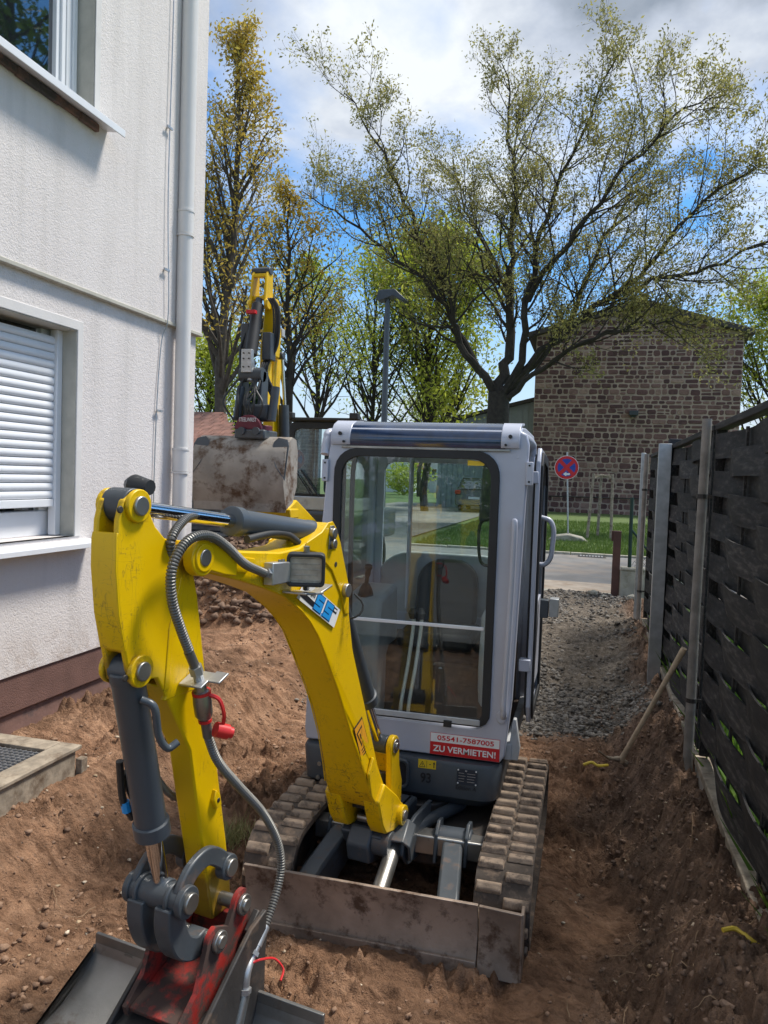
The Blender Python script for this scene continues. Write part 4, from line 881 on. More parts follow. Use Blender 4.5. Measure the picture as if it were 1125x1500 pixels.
# foot opening with pin, collars
fp = pin(-.115, .461, -.150, .158, .024, 'boom_foot_pin')
for u0_, u1_ in ((.118, .15), (-.15, -.118)): pin(-.115, .461, u0_, u1_, .044, 'foot_collar', 'yellow')
for a_, b_ in ((.052, .128), (-.128, -.052)):
    plate([(-.08, .56), (-.12, .52)]+arc(-.115, .461, .052, 110, 250, 6)+[(-.05, .41), (.03, .43), (.07, .48), (.12, .60), (.06, .66)], a_, b_, 'foot_lobe', 'yellow', parent=boom, bevel=.008)
plate([(-.16, .44), (-.15, .50), (-.10, .53), (.0, .545), (.0, .50)], -.055, .055, 'foot_recess_shade', 'blackmetal', parent=boom)  # dark plate paints the shade inside the foot opening
pin(.005, .468, -.06, .03, .017, 'grease_pin', 'steel') if False else pin(-.02, .455, -.03, .055, .019, 'grease_pin', 'steel')
# gusset rib on the lower flank
plate([(.15, .80), (.02, .60), (-.03, .53), (.05, .52), (.16, .64), (.19, .74)], .098, .112, 'foot_gusset', 'yellow', bevel=.004)
# weld beads where the flank plates meet the bottom plate, and on the dipper
for sg_ in (-1, 1):
    G().tube([Wp(sg_*(boom_u(s_, z_)+.0005), s_+.004, z_+.006) for s_, z_ in bot[2:]], [.0028+.0008*math.sin(i*2.3) for i in range(len(bot)-2)], 6).obj('weld_bead', 'yellow', boom, smooth=True)
# ---- hydraulic cylinders
def ram(a, b2, t0, t1, rb, rrod, nm, mat='grey_cyl', eye=.03):
    a, b2 = Vector(a), Vector(b2); d = b2-a
    pb = a+d*t0; pe = a+d*t1
    k = (pe-pb).length
    body = G().tube([pb, pb+d.normalized()*.004, pb+d.normalized()*.03, pb+d.normalized()*.034, pe-d.normalized()*.045, pe-d.normalized()*.042, pe-d.normalized()*.004, pe], [rb*.9, rb, rb, rb*.95, rb*.95, rb*1.10, rb*1.10, rb*.95], 28).obj(nm, mat, ex, smooth=True)
    G().tube([pe-d.normalized()*.01, b2], rrod, 22).obj('rod', 'chrome', body, smooth=True)
    G().tube([a, pb+d.normalized()*.02], rb*.6, 18).obj('end_eye', mat, body, smooth=True)
    return body, d.normalized()
# boom cylinder: foot lobe -> elbow (barrel up, rod down)
bcyl, _ = ram(Wp(.02, .375, 1.50), Wp(.02, -.106, .765), .05, .70, .046, .022, 'boom_cylinder', 'grey_dark')
pin(-.106, .765, -.06, .065, .040, 'rod_eye', 'grey_dark')
# arm cylinder: boom horn -> dipper head
acyl, ad_ = ram(Wp(0, .50, 1.735), Wp(0, 1.485, 1.852), .03, .535, .042, .021, 'arm_cylinder')
pin(1.482, 1.855, -.036, .036, .044, 'rod_eye', 'grey_dark')
# bucket cylinder
kc, _ = ram(Wp(-.0, 1.462, 1.435), Wp(-.005, 1.300, .775), .0, .735, .045, .023, 'bucket_cylinder')
G().tube([Wp(0, 1.462, 1.435)+BR*-.03, Wp(0, 1.462, 1.435)+BR*.03], .036, 18).obj('end_boss', 'grey_cyl', kc, smooth=True)
G().tube(catmull([Wp(.045, 1.455, 1.36), Wp(.075, 1.44, 1.34), Wp(.078, 1.425, 1.265), Wp(.088, 1.402, 1.225), Wp(.10, 1.375, 1.235)], 6), .010, 10).obj('feed_pipe', 'grey_cyl', kc, smooth=True)
G().tube(catmull([Wp(-.055, 1.42, 1.17), Wp(-.068, 1.39, 1.05), Wp(-.06, 1.36, .99)], 5), .010, 8).obj('feed_pipe', 'blackmetal', kc, smooth=True)
G().tube([Wp(-.066, 1.385, 1.045), Wp(-.064, 1.378, 1.015)], .0125, 8).obj('blue_collar', 'blueprint', kc)
# ---- dipper arm
e = .040
dip_f = [(1.500, 1.888), (1.528, 1.868), (1.542, 1.82), (1.546, 1.703), (1.533, 1.589), (1.509, 1.487), (1.490, 1.41), (1.462, 1.396), (1.43, 1.405), (1.39, 1.399), (1.353, 1.341), (1.30, 1.25), (1.245, 1.159), (1.210, 1.00), (1.179, .869), (1.14, .70), (1.115, .60)]
dip_b = [(1.02, .60), (1.03, .676), (1.059, .827), (1.115, 1.072), (1.175, 1.315), (1.205, 1.46), (1.232, 1.60), (1.250, 1.66), (1.31, 1.735), (1.37, 1.765), (1.41, 1.80), (1.444, 1.855), (1.468, 1.885)]
def dip_u(s, z): return e if z > 1.35 else e*(1-.10*(1.35-z)/.7)
# lower box, then two head cheeks with the slots for the rams between them
low = [p for p in dip_f if p[1] < 1.36]+[p for p in dip_b if p[1] < 1.34]
low = [(1.375, 1.375)]+low+[(1.19, 1.375)]
dip = G().prism(low, lambda s, z: Wp(-dip_u(s, z), s, z), lambda s, z: Wp(dip_u(s, z), s, z)).obj('dipper_arm', 'yellow', ex, bevel=.006, smooth=True)
head = [p for p in dip_f if p[1] > 1.33]+[(1.36, 1.33), (1.18, 1.33)]+[p for p in dip_b if p[1] > 1.36]
for a_, b_ in ((-e-.001, -e+.016), (e-.016, e+.001)): plate(head, a_, b_, 'head_cheek', 'yellow', parent=dip, bevel=.004)
# front cover strip between the cheeks with cut-outs at both ends
fr = [(1.5445, 1.79), (1.5485, 1.775), (1.5485, 1.703), (1.5355, 1.589), (1.5125, 1.495), (1.500, 1.485)]
G().prism(fr+[(s-.014, z) for s, z in reversed(fr)], fu(-e-.0005), fu(e+.0005)).obj('head_front_plate', 'yellow', dip, bevel=.002)
bk = [(1.235, 1.60), (1.206, 1.46), (1.18, 1.34)]
G().prism([(s+.002, z) for s, z in bk]+[(s+.016, z) for s, z in reversed(bk)], fu(-e+.017), fu(e-.017)).obj('head_back_plate', 'yellow', dip, bevel=.003)
for z_, s_ in ((1.855, 1.482), (1.435, 1.462)):
    for sg_ in (-1, 1):
        pin(s_, z_, sg_*(e), sg_*(e+.014), .042, 'pin_collar', 'yellow', parent=dip); pin(s_, z_, sg_*(e+.01), sg_*(e+.022), .025, 'pin_cap', 'steel', parent=dip)
    pin(s_+.058 if z_ > 1.6 else s_+.050, z_-.008, e, e+.006, .009, 'grease_nipple', 'blackmetal', parent=dip)
G().tube([Wp(-.052, 1.40, 1.905), Wp(-.02, 1.42, 1.905), Wp(.03, 1.42, 1.90)], [.02, .028, .02], 12).obj('stop_block', 'plastic', dip, smooth=True)
pin(1.275, 1.712, -.085, .085, .022, 'dipper_pin', 'steel')
# pressed rib on the flank, weld lug
plate([(1.305, 1.66), (1.35, 1.53), (1.365, 1.36), (1.345, 1.36), (1.335, 1.52), (1.29, 1.65)], e, e+.004, 'flank_rib', 'yellow', parent=dip, bevel=.002)
plate([(1.17, 1.56), (1.135, 1.20), (1.125, 1.20), (1.15, 1.50)], e, e+.003, 'flank_rib', 'yellow', parent=dip, bevel=.001) if False else None
plate([(1.135, 1.01), (1.115, .99), (1.105, .955), (1.13, .95), (1.145, .98)], e-.005, e+.012, 'weld_lug', 'yellow', parent=dip, bevel=.003)
pin(1.124, .975, e+.011, e+.014, .007, 'lug_hole_shade', 'blackprint', parent=dip)  # black disc painted as the dark inside of a hole
# ---- bucket linkage
def arcplate(pts_c, w0, w1, u0_, u1_, nm, mat='grey_link', parent=ex):
    P = catmull([(s, 0, z) for s, z in pts_c], 6); k = len(P); A, B = [], []
    for i in range(k):
        t = (P[min(i+1, k-1)]-P[max(i-1, 0)]).normalized(); n_ = Vector((-t.z, 0, t.x)); w = w0+(w1-w0)*i/(k-1)
        A.append((P[i].x+n_.x*w, P[i].z+n_.z*w)); B.append((P[i].x-n_.x*w, P[i].z-n_.z*w))
    return plate(A+B[::-1], u0_, u1_, nm, mat, parent, bevel=.005)
for u0_, u1_ in ((.062, .084), (-.084, -.062)):
    arcplate([(1.315, .755), (1.305, .80), (1.265, .835), (1.20, .845), (1.14, .81), (1.10, .765)], .029, .025, u0_, u1_, 'idler_link')
    pin(1.105, .772, u0_-.004, u1_+.004, .038, 'link_boss', 'grey_link')
    pin(1.105, .772, min(u0_, u1_)-.012 if u0_ < 0 else u1_, max(u0_, u1_)+.0 if u0_ < 0 else u1_+.014, .026, 'pin_cap', 'steel')
G().tube([Wp(-.088, 1.312, .77), Wp(-.082, 1.312, .77), Wp(.092, 1.312, .77), Wp(.098, 1.312, .77)], [.033, .038, .038, .033], 24).obj('cross_shaft', 'grey_link', ex, smooth=True)
for sg_ in (-1, 1):
    pin(1.312, .77, sg_*.080, sg_*.100, .044, 'shaft_collar', 'grey_link'); pin(1.312, .77, sg_*.096, sg_*.112, .028, 'pin_cap', 'steel')
for t in (-.055, .05): pin(1.312, .77, t-.006, t+.006, .046, 'shaft_ring', 'grey_link')
pin(1.305, .775, -.028, .028, .038, 'rod_eye', 'grey_cyl')
for u0_, u1_ in ((-.075, -.02), (.02, .075)):
    arcplate([(1.325, .76), (1.325, .70), (1.295, .63), (1.24, .595), (1.19, .60)], .037, .031, u0_, u1_, 'bucket_link')
pin(1.195, .603, -.09, .12, .020, 'hitch_pin'); pin(1.077, .652, -.09, .12, .020, 'hitch_pin')
# ---- red quick hitch
hp = [(1.06, .70)]+arc(1.077, .656, .042, 120, 10, 5)+[(1.145, .62)]+arc(1.200, .605, .045, 80, 0, 4)+[(1.285, .50), (1.355, .445), (1.345, .415), (1.22, .40), (1.06, .47), (1.03, .58), (1.035, .66)]
for u0_, u1_ in ((.098, .113), (-.090, -.075)):
    plate(hp, u0_, u1_, 'hitch_plate', 'red', bevel=.004)
    for s_, z_ in ((1.195, .603), (1.077, .652)):
        pin(s_, z_, u1_ if u0_ > 0 else u0_-.014, u1_+.014 if u0_ > 0 else u0_, .031, 'pin_washer', 'steel'); pin(s_, z_, u1_+.01 if u0_ > 0 else u0_-.022, u1_+.02 if u0_ > 0 else u0_-.01, .019, 'pin_cap', 'steel')
plate([(1.06, .49), (1.34, .425), (1.345, .44), (1.06, .52)], -.075, .098, 'hitch_base', 'red', bevel=.003)
plate([(1.06, .49), (1.08, .49), (1.06, .60), (1.04, .60)], -.075, .098, 'hitch_back', 'red', bevel=.003)
# black receiver box of the bucket
for u0_, u1_ in ((.150, .166), (-.125, -.110)):
    plate([(1.02, .62), (1.10, .60), (1.20, .53), (1.38, .40), (1.42, .36), (1.42, .22), (1.20, .20), (1.02, .32)], u0_, u1_, 'bucket_ear', 'blackmetal', bevel=.004)
plate([(1.08, .46), (1.39, .385), (1.385, .37), (1.08, .445)], -.11, .15, 'receiver_top', 'blackmetal', bevel=.003)
plate([(1.385, .385), (1.40, .385), (1.41, .30), (1.395, .30)], -.11, .15, 'receiver_front', 'blackmetal', bevel=.003)
for dx in (-.02, .06): plate([(1.39, .40), (1.41, .40), (1.41, .24), (1.39, .24)], .02+dx, .028+dx, 'receiver_web', 'blackmetal', bevel=.002)
arcplate([(1.06, .60), (1.03, .56), (1.01, .50), (1.03, .43)], .035, .02, .125, .148, 'latch_hook', 'blackmetal')
# ---- wide ditching bucket
ul, ur = -.475, .385
def bprofile(n=12):   # from the flange foot down and forward, as a concave sheet
    P = catmull([(1.06, 0, .355), (1.075, 0, .315), (1.12, 0, .27), (1.20, 0, .235), (1.32, 0, .20), (1.46, 0, .15), (1.55, 0, .08)], 3)
    return [(p.x, p.z) for p in P]
bp = bprofile(); n_ = len(bp)
sheetp = bp+[(s+.004, z-.012) for s, z in reversed(bp)]
bu = plate(sheetp, ul, ur, 'bucket', 'bucketsteel', bevel=0)
plate([(1.05, .30), (1.062, .30), (1.058, .385), (1.046, .385)], ul-.005, ur+.005, 'bucket_lip', 'bucketsteel', parent=bu, bevel=.002)
for u in (ul-.008, ur): plate([(1.05, .32)]+[(s-.0, z+.010) for s, z in bp[1:]]+[(1.55, .05)]+[(s+.006, z-.014) for s, z in reversed(bp)], u, u+.008, 'bucket_side', 'bucketsteel', parent=bu, bevel=.001)
pin_hole = G().prism([(u_, z_) for u_, z_ in [(-.335+.022*math.cos(a*.5), .345+.012*math.sin(a*.5)) for a in range(12)]], lambda u_, z_: Wp(u_, 1.0625, z_), lambda u_, z_: Wp(u_, 1.061, z_)).obj('lifting_hole', 'steel', bu)
# ---- hoses
def hose(pts, r, nm, guard=True, pitch=.0085, parent=ex, mat=None):
    P = catmull(pts, 10); ds = [0]
    for i in range(1, len(P)): ds.append(ds[-1]+(P[i]-P[i-1]).length)
    Lt = ds[-1]; step_ = pitch/3 if guard else .02; k = int(Lt/step_); Q = []; Rr = []; j = 0
    for i in range(k+1):
        d = i*step_
        while j < len(ds)-2 and ds[j+1] < d: j += 1
        t = (d-ds[j])/max(1e-6, ds[j+1]-ds[j]); Q.append(P[j].lerp(P[j+1], min(t, 1))); Rr.append(r*(1.0 if i % 3 != 0 else .80) if guard else r)
    return G().tube(Q, Rr, 12).obj(nm, mat or ('grille' if guard else 'hose'), parent, smooth=False if guard else True)
u = .088
h1 = [(.96, 1.636), (1.00, 1.648), (1.091, 1.68), (1.182, 1.735), (1.265, 1.771), (1.342, 1.771), (1.395, 1.739), (1.421, 1.686), (1.411, 1.615), (1.371, 1.537), (1.325, 1.464)]
hose([Wp(u+.018*math.sin(i*.3), s, z) for i, (s, z) in enumerate(h1)], .0138, 'spiral_hose')
G().tube([Wp(u, 1.325, 1.464), Wp(u, 1.295, 1.415)], .0135, 14).obj('hose_end', 'grille', ex, smooth=True)
G().tube([Wp(u, 1.297, 1.418), Wp(u, 1.285, 1.395)], .019, 6).obj('union_nut', 'zinc', ex); G().tube([Wp(u, 1.287, 1.40), Wp(u, 1.27, 1.36)], .014, 12).obj('nipple', 'zinc', ex)
plate([(1.308, 1.366), (1.306, 1.360), (1.240, 1.386), (1.242, 1.392)], .042, .118, 'coupling_bracket', 'zinc', bevel=.002)
G().box(Wp(.11, 1.26, 1.372), Wp(.19, 1.225, 1.378)).obj('bracket_tongue', 'zinc', ex, bevel=.001) if False else plate([(1.278, 1.378), (1.276, 1.372), (1.232, 1.389), (1.234, 1.395)], .115, .155, 'bracket_tongue', 'zinc', bevel=.002)
cpl = [(1.275, 1.372), (1.268, 1.345), (1.266, 1.340), (1.26, 1.31), (1.252, 1.275), (1.246, 1.262), (1.244, 1.252)]
G().tube([Wp(u, s, z) for s, z in cpl], [.016, .017, .024, .026, .025, .018, .016], 18).obj('quick_coupling', 'steel', ex, smooth=True)
for z_, s_ in ((1.338, 1.265), (1.255, 1.246)): G().tube([Wp(u, s_+.001, z_+.004), Wp(u, s_-.001, z_-.004)], .0265 if z_ > 1.3 else .019, 16).obj('red_ring', 'redplastic', ex)
G().tube(catmull([Wp(u+.02, 1.262, 1.335), Wp(u+.045, 1.245, 1.32), Wp(u+.055, 1.235, 1.28), Wp(u+.05, 1.23, 1.25)], 6), .006, 6).obj('red_strap', 'redplastic', ex, smooth=True)
G().cyl(Wp(u+.035, 1.245, 1.235), Wp(u+.055, 1.215, 1.222), .021, 20).cyl(Wp(u+.055, 1.215, 1.222), Wp(u+.062, 1.205, 1.218), .016, 16).obj('dust_cap', 'redplastic', ex, smooth=True)
G().tube([Wp(u, 1.244, 1.252), Wp(u, 1.231, 1.205)], .0145, 14).obj('hose_end', 'grille', ex, smooth=True)
h2 = [(u, 1.233, 1.21), (.09, 1.185, 1.121), (.10, 1.092, 1.016), (.115, .985, .90), (.13, .925, .80), (.14, .905, .72), (.145, .919, .657), (.15, .963, .60), (.155, 1.01, .56)]
hose([Wp(*q) for q in h2], .0138, 'spiral_hose')
G().tube([Wp(.155, 1.01, .56), Wp(.158, 1.06, .525)], .0145, 14).obj('hose_end', 'zinc', ex, smooth=True)
G().tube(catmull([Wp(.158, 1.055, .53), Wp(.16, 1.09, .505), Wp(.165, 1.12, .48), Wp(.165, 1.13, .42)], 5), .013, 10).obj('hose_elbow', 'zinc', ex, smooth=True)
G().tube([Wp(.158, 1.075, .517), Wp(.159, 1.085, .510)], .019, 6).obj('union_nut', 'zinc', ex); G().tube([Wp(.165, 1.128, .44), Wp(.165, 1.13, .425)], .020, 6).obj('union_nut', 'zinc', ex)
G().tube(catmull([Wp(.17, 1.10, .50), Wp(.19, 1.08, .505), Wp(.21, 1.04, .49), Wp(.235, 1.03, .46), Wp(.245, 1.06, .445)], 6), .0035, 6).obj('red_strap', 'redplastic', ex, smooth=True)
G().tube([Wp(.165, 1.13, .42), Wp(.165, 1.16, .35)], .017, 14).obj('quick_coupling', 'steel', ex, smooth=True)
hose([Wp(-.02, .98, 1.78), Wp(-.0, 1.10, 1.80), Wp(.01, 1.22, 1.82), Wp(.03, 1.30, 1.80), Wp(.05, 1.36, 1.76), Wp(.03, 1.33, 1.70)], .013, 'spiral_hose')
hose([Wp(.02, 1.40, 1.22), Wp(-.01, 1.35, 1.16), Wp(-.05, 1.28, 1.08), Wp(-.07, 1.20, 1.0), Wp(-.065, 1.13, .95)], .011, 'spiral_hose')
hose([Wp(-.06, 1.40, 1.13), Wp(-.07, 1.37, 1.08), Wp(-.06, 1.345, 1.02)], .010, 'hose', guard=False)
hose([Wp(.03, .98, 1.74), Wp(.03, .85, 1.75), Wp(.03, .74, 1.74), Wp(.05, .68, 1.70)], .013, 'hose', guard=False)
hose([Wp(.10, .36, 1.50), Wp(.13, .34, 1.46), Wp(.125, .36, 1.42), Wp(.08, .38, 1.40)], .004, 'lamp_cable', guard=False)
# valve block on the boom flank
plate([(.955, 1.67), (.85, 1.665), (.85, 1.60), (.955, 1.60)], .0775, .112, 'valve_block', 'zinc', bevel=.003)
G().tube([Wp(.094, .97, 1.641), Wp(.094, .93, 1.63)], .017, 6).obj('union_nut', 'zinc', ex)
for s_ in (.87, .89): G().tube([Wp(.095, s_, 1.665), Wp(.095, s_, 1.674)], .006, 6).obj('block_bolt', 'steel', ex)
# ---- work lamp
wl_ = Wp(.135, .80, 1.645)
def WL(a, d, h): return Wp(.125+a, .80-d, 1.637+h)      # lamp looks forward along the boom, slightly towards us
lf = Vector((.30, -.94, -.10)).normalized(); lr = Vector((lf.y*-1, lf.x, 0)).normalized(); lu = lr.cross(lf)
LC = Wp(.14, .80, 1.640)
def LP(x, z, d): return LC+lr*x+lu*z+lf*d
g = G(); O_ = rrect(-.062, -.055, .062, .055, .016); I_ = rrect(-.051, -.044, .051, .044, .010)
lamp = g.prism(rrect(-.046, -.040, .046, .040, .014), lambda x, z: LP(x, z, -.055), lambda x, z: LP(x*1.3, z*1.3, -.01)).ring(O_, I_, lambda x, z: LP(x, z, -.01), lambda x, z: LP(x, z, .028)).obj('work_lamp', 'plastic', ex, bevel=.003)
G().prism(I_, lambda x, z: LP(x, z, -.009), lambda x, z: LP(x, z, .012)).obj('lens', 'lens', lamp)
for k in range(9): G().tube([LP(-.046, -.036+k*.009, .0125), LP(.046, -.036+k*.009, .0125)], .0016, 5).obj('lens_rib', 'lens', lamp) if k % 2 == 0 else None
G().tube([LP(0, -.055, .0), LP(0, -.075, .0)], .010, 10).obj('lamp_bolt', 'steel', lamp)
G().tube([LP(0, .050, -.02), LP(0, .075, -.03)], .011, 10).obj('lamp_bolt', 'steel', lamp)
g = G()
for (s0, z0, s1, z1, a, b2) in ((.84, 1.560, .72, 1.548, .076, .165), (.72, 1.548, .64, 1.565, .115, .155)):
    g.prism([(s0, z0), (s1, z1), (s1, z1+.007), (s0, z0+.007)], fu(a), fu(b2))
g.obj('lamp_bracket', 'zinc', ex, bevel=.002)
# ---- stickers on the boom (flat prints on the right flank)
def quad_uv(corners, name, mat, u_, parent=boom):
    return G().prism(corners, fu(u_), fu(u_+.0009)).obj(name, mat, parent)
su = Vector((-.60, 0, -.40)).normalized()   # text runs down along the boom on the flank
SP = Vector((.735, 0, 1.548))               # sticker upper left corner, in (s,z)
ex_ = Vector((-.665, 0, -.745)); ex_ = Vector((-.882, 0, -.471)).normalized(); ez_ = Vector((-.471, 0, .882)).normalized()
SP = Vector((.750, 0, 1.532)); SW, SH = .312, .078
def SQ(a, b2): p_ = SP+ex_*a+ez_*b2; return (p_.x, p_.z)
UF = .0780
stk = quad_uv([SQ(0, 0), SQ(SW, 0), SQ(SW+.01, SH*.95), SQ(.02, SH)], 'company_sticker', 'white', UF)
def sprite(pts, mat, nm='print', lift=.0012): return G().prism([SQ(*p_) for p_ in pts], fu(UF+lift), fu(UF+lift+.0006)).obj(nm, mat, stk)
def Sshape(x, y, w, h, t):
    r_ = [(x, y), (x+w, y), (x+w, y+h/2+t/2), (x+t, y+h/2+t/2), (x+t, y+h-t), (x+w, y+h-t), (x+w, y+h), (x, y+h), (x, y+h/2-t/2), (x+w-t, y+h/2-t/2), (x+w-t, y+t), (x, y+t)]
    return [(a+(b2-y)*.18, b2) for a, b2 in r_]
for x in (.122, .200):
    G_ = sprite(Sshape(x-.004, .004, .066, .068, .024), 'darkblue', 'blue_letter', .0012); sprite(Sshape(x, .008, .058, .060, .017), 'blueprint', 'blue_letter', .0022)
sprite([(.015, .014), (.122, .010), (.122, .030), (.015, .034)], 'blackprint'); sprite([(.262, .048), (.300, .048), (.302, .068), (.264, .068)], 'blackprint'); sprite([(.275, .054), (.296, .054), (.297, .062), (.276, .062)], 'white', lift=.002)
def fl(p_): return Wp(UF+.0022, p_[0], p_[1])
uxv = (BD*ex_.x+Vector((0, 0, ex_.z))); uzv = (BD*ez_.x+Vector((0, 0, ez_.z)))
text('mobil', .017, 'blackprint', stk, fl(SQ(.030, .042)), uxv, uzv, width=.085)
text('&', .012, 'blueprint', stk, fl(SQ(.188, .004)), uxv, uzv)
# triangular warning sticker low on the boom
wq = [(.229, .987), (.302, .958), (.223, .803), (.148, .842)]
ws = quad_uv(wq, 'warning_sticker', 'blackprint', .0885)
def ins(q_, k): cxx = sum(a for a, _ in q_)/len(q_); cz = sum(b2 for _, b2 in q_)/len(q_); return [(cxx+(a-cxx)*k, cz+(b2-cz)*k) for a, b2 in q_]
def onfl(pts, mat, u_): return G().prism(pts, fu(u_), fu(u_+.0006)).obj('print', mat, ws)
onfl(ins(wq, .90), 'orangeprint', .0900); tr_ = [(.232, .955), (.276, .93), (.222, .862)]; onfl(tr_, 'blackprint', .0908); onfl(ins(tr_, .72), 'orangeprint', .0916); onfl([(.246, .925), (.252, .922), (.238, .898), (.233, .901)], 'blackprint', .0924)
for a in range(3): onfl([(.195-a*.010, .865-a*.014), (.225-a*.008, .850-a*.012), (.222-a*.008, .845-a*.012), (.192-a*.010, .860-a*.014)], 'blackprint', .0908)

# ---- upper structure: dark lower body
YF = 3.65
def hullring(z0, z1, x0, x1, y0, y1, c0, c1):   # body slab with chamfered plan
    pts = [(x0+c0, y0), (x1-c0, y0), (x1, y0+c0), (x1, y1-c1), (x1-c1, y1), (x0+c1, y1), (x0, y1-c1), (x0, y0+c0)]
    return pts
g = G()
lv = [(.355, .10, .05), (.375, .045, .02), (.42, .012, .0), (.575, .0, .0), (.592, .006, .005)]
vs = []; npt = 0
def outline(inset, yin):
    x0, x1, y0, y1 = -1.335+inset, -.335-inset, 3.60+yin+inset*.6, 5.05-inset
    return rrect(x0, y0, x1, y1, (.05, .09, .28, .28), 5)
rings = []
for z, i_, yi in lv: rings.append([(x, y, z) for x, y in outline(i_, yi)])
n = len(rings[0])
for r_ in rings: vs += r_
fs = [tuple(range(n-1, -1, -1)), tuple(range((len(rings)-1)*n, len(rings)*n))]
for k in range(len(rings)-1): fs += [(k*n+i, k*n+(i+1) % n, (k+1)*n+(i+1) % n, (k+1)*n+i) for i in range(n)]
g.add(vs, fs); body = g.obj('lower_body', 'grey_dark', ex, smooth=True)
# recess round the slewing post: frame, and black panel painted for its shade
G().ring(rrect(-.94, .44, -.775, .585, .03), rrect(-.925, .455, -.79, .57, .025), XZ(3.575), XZ(3.602)).obj('recess_frame', 'grey_dark', body, bevel=.006)
G().prism(rrect(-.925, .455, -.79, .57, .025), XZ(3.585), XZ(3.599)).obj('recess_shade', 'blackprint', body)
for x, z in ((-1.24, .50), (-1.20, .46), (-1.21, .53), (-1.245, .43)): G().cyl((x, 3.594, z), (x, 3.603, z), .011, 12).obj('screw', 'steel', body)
# engine hood behind the cab
g = G(); hp_ = rrect(-1.26, .60, -.36, 1.50, (.02, .02, .22, .22), 6)
hood = g.prism(hp_, lambda x, z: (x, 4.60, z), lambda x, z: (x*.94-.05, 5.04, z-.16 if z > 1 else z)).obj('engine_hood', 'console', ex, bevel=.03)
# cab front frame, with windscreen opening
def resample(pts, k):
    P = [Vector((a, b2, 0)) for a, b2 in pts]; P.append(P[0]); d = [0]
    for i in range(1, len(P)): d.append(d[-1]+(P[i]-P[i-1]).length)
    out = []; j = 0
    for i in range(k):
        t = d[-1]*i/k
        while d[j+1] < t: j += 1
        q = P[j].lerp(P[j+1], (t-d[j])/(d[j+1]-d[j])); out.append((q.x, q.y))
    return out
outer = [(-1.345, .60)]+[(-.332, .60)]+[(-.305, .90), (-.280, 1.9), (-.277, 2.05)]+arc(-.325, 2.135, .05, 0, 90, 4)+arc(-1.19, 2.125, .06, 90, 175, 4)+[(-1.262, 2.05), (-1.30, 1.5), (-1.335, .95)]
inner = rrect(-1.205, .755, -.425, 2.065, (.07, .05, .10, .10), 6)
def polar(pts, c, k):   # sample a closed outline by angle so that two outlines pair up
    out = []
    for i in range(k):
        a = 2*PI*i/k; d = Vector((math.cos(a), math.sin(a))); best = 0
        for j in range(len(pts)):
            p1 = Vector(pts[j])-c; e_ = Vector(pts[(j+1) % len(pts)])-c-p1; den = d.x*e_.y-d.y*e_.x
            if abs(den) < 1e-9: continue
            t = (p1.x*e_.y-p1.y*e_.x)/den; s_ = (p1.x*d.y-p1.y*d.x)/den
            if t > 0 and -1e-6 <= s_ <= 1+1e-6: best = max(best, t)
        out.append((c.x+d.x*best, c.y+d.y*best))
    return out
cc = Vector((-.80, 1.40)); K = 160
cab = G().ring(polar(outer, cc, K), polar(inner, cc, K), XZ(YF), XZ(YF+.05)).obj('cab_frame', 'silver', ex, bevel=.008, smooth=True, bang=60)
seal_o = rrect(-1.225, .765, -.405, 2.085, (.08, .06, .115, .115), 6); seal_i = rrect(-1.185, .785, -.445, 2.045, (.06, .04, .09, .09), 6)
G().ring(polar(seal_o, cc, K), polar(seal_i, cc, K), XZ(YF-.016), XZ(YF+.004)).obj('window_seal', 'rubber', cab, bevel=.003, smooth=True, bang=60)
ws_ = G().prism(seal_i, XZ(YF-.004), XZ(YF-.0005)).obj('windscreen', 'glass', ex)
G().box((-1.17, YF-.018, 1.232), (-.45, YF-.006, 1.248)).obj('divider_bar', 'frame', ws_, bevel=.002)
G().box((-1.17, YF-.020, .772), (-.45, YF-.007, .800)).obj('bottom_trim', 'console', ws_, bevel=.003)
G().box((-.625, YF-.028, .752), (-.585, YF-.016, .785)).obj('trim_clip', 'rubber', ws_, bevel=.003)
G().prism([(-.56, 2.015), (-.485, 2.015), (-.465, 2.035), (-.56, 2.04)], XZ(YF-.0065), XZ(YF-.0045)).obj('yellow_label', 'yellowprint', ws_)
# cab sides: pillars, sills, rear wall
def pillar(x, y, z0, z1, w=.05, d=.05, nm='pillar', m_='silver'): return G().box((x-w/2, y, z0), (x+w/2, y+d, z1)).obj(nm, m_, cab, bevel=.01)
CY1 = 4.62
for x in (-.325, -1.285):
    G().box((x-.022, CY1-.05, .60), (x+.022, CY1, 2.10)).obj('pillar', 'silver', cab, bevel=.012)
    G().tube(catmull([(x, YF+.02, 2.05), (x, YF+.05, 2.13), (x, YF+.14, 2.165), (x, CY1-.15, 2.165), (x, CY1-.04, 2.12), (x, CY1-.025, 2.04)], 5), .024, 10).obj('roof_rail', 'silver', cab, smooth=True)
G().box((-1.31, YF+.051, .60), (-1.265, CY1-.05, 1.02)).obj('side_panel', 'silver', cab, bevel=.006)
G().box((-.335, YF+.051, .60), (-.30, CY1-.05, .68)).obj('door_sill', 'console', cab, bevel=.006)
G().box((-1.29, YF+.051, 1.02), (-1.285, CY1-.05, 2.12)).obj('side_window', 'glass', cab)
G().box((-1.315, YF+.30, 1.02), (-1.27, YF+.33, 2.12)).obj('window_rail', 'rubber', cab)
ri = rrect(-1.22, 1.12, -.40, 2.04, .06, 4); ro = rrect(-1.30, .60, -.31, 2.12, .04, 4); cr_ = Vector((-.8, 1.5))
G().ring(polar(ro, cr_, 96), polar(ri, cr_, 96), XZ(CY1-.03), XZ(CY1-.0)).obj('rear_wall', 'silver', cab, bevel=.004, bang=60)
G().prism(ri, XZ(CY1-.018), XZ(CY1-.014)).obj('rear_window', 'glass', cab)
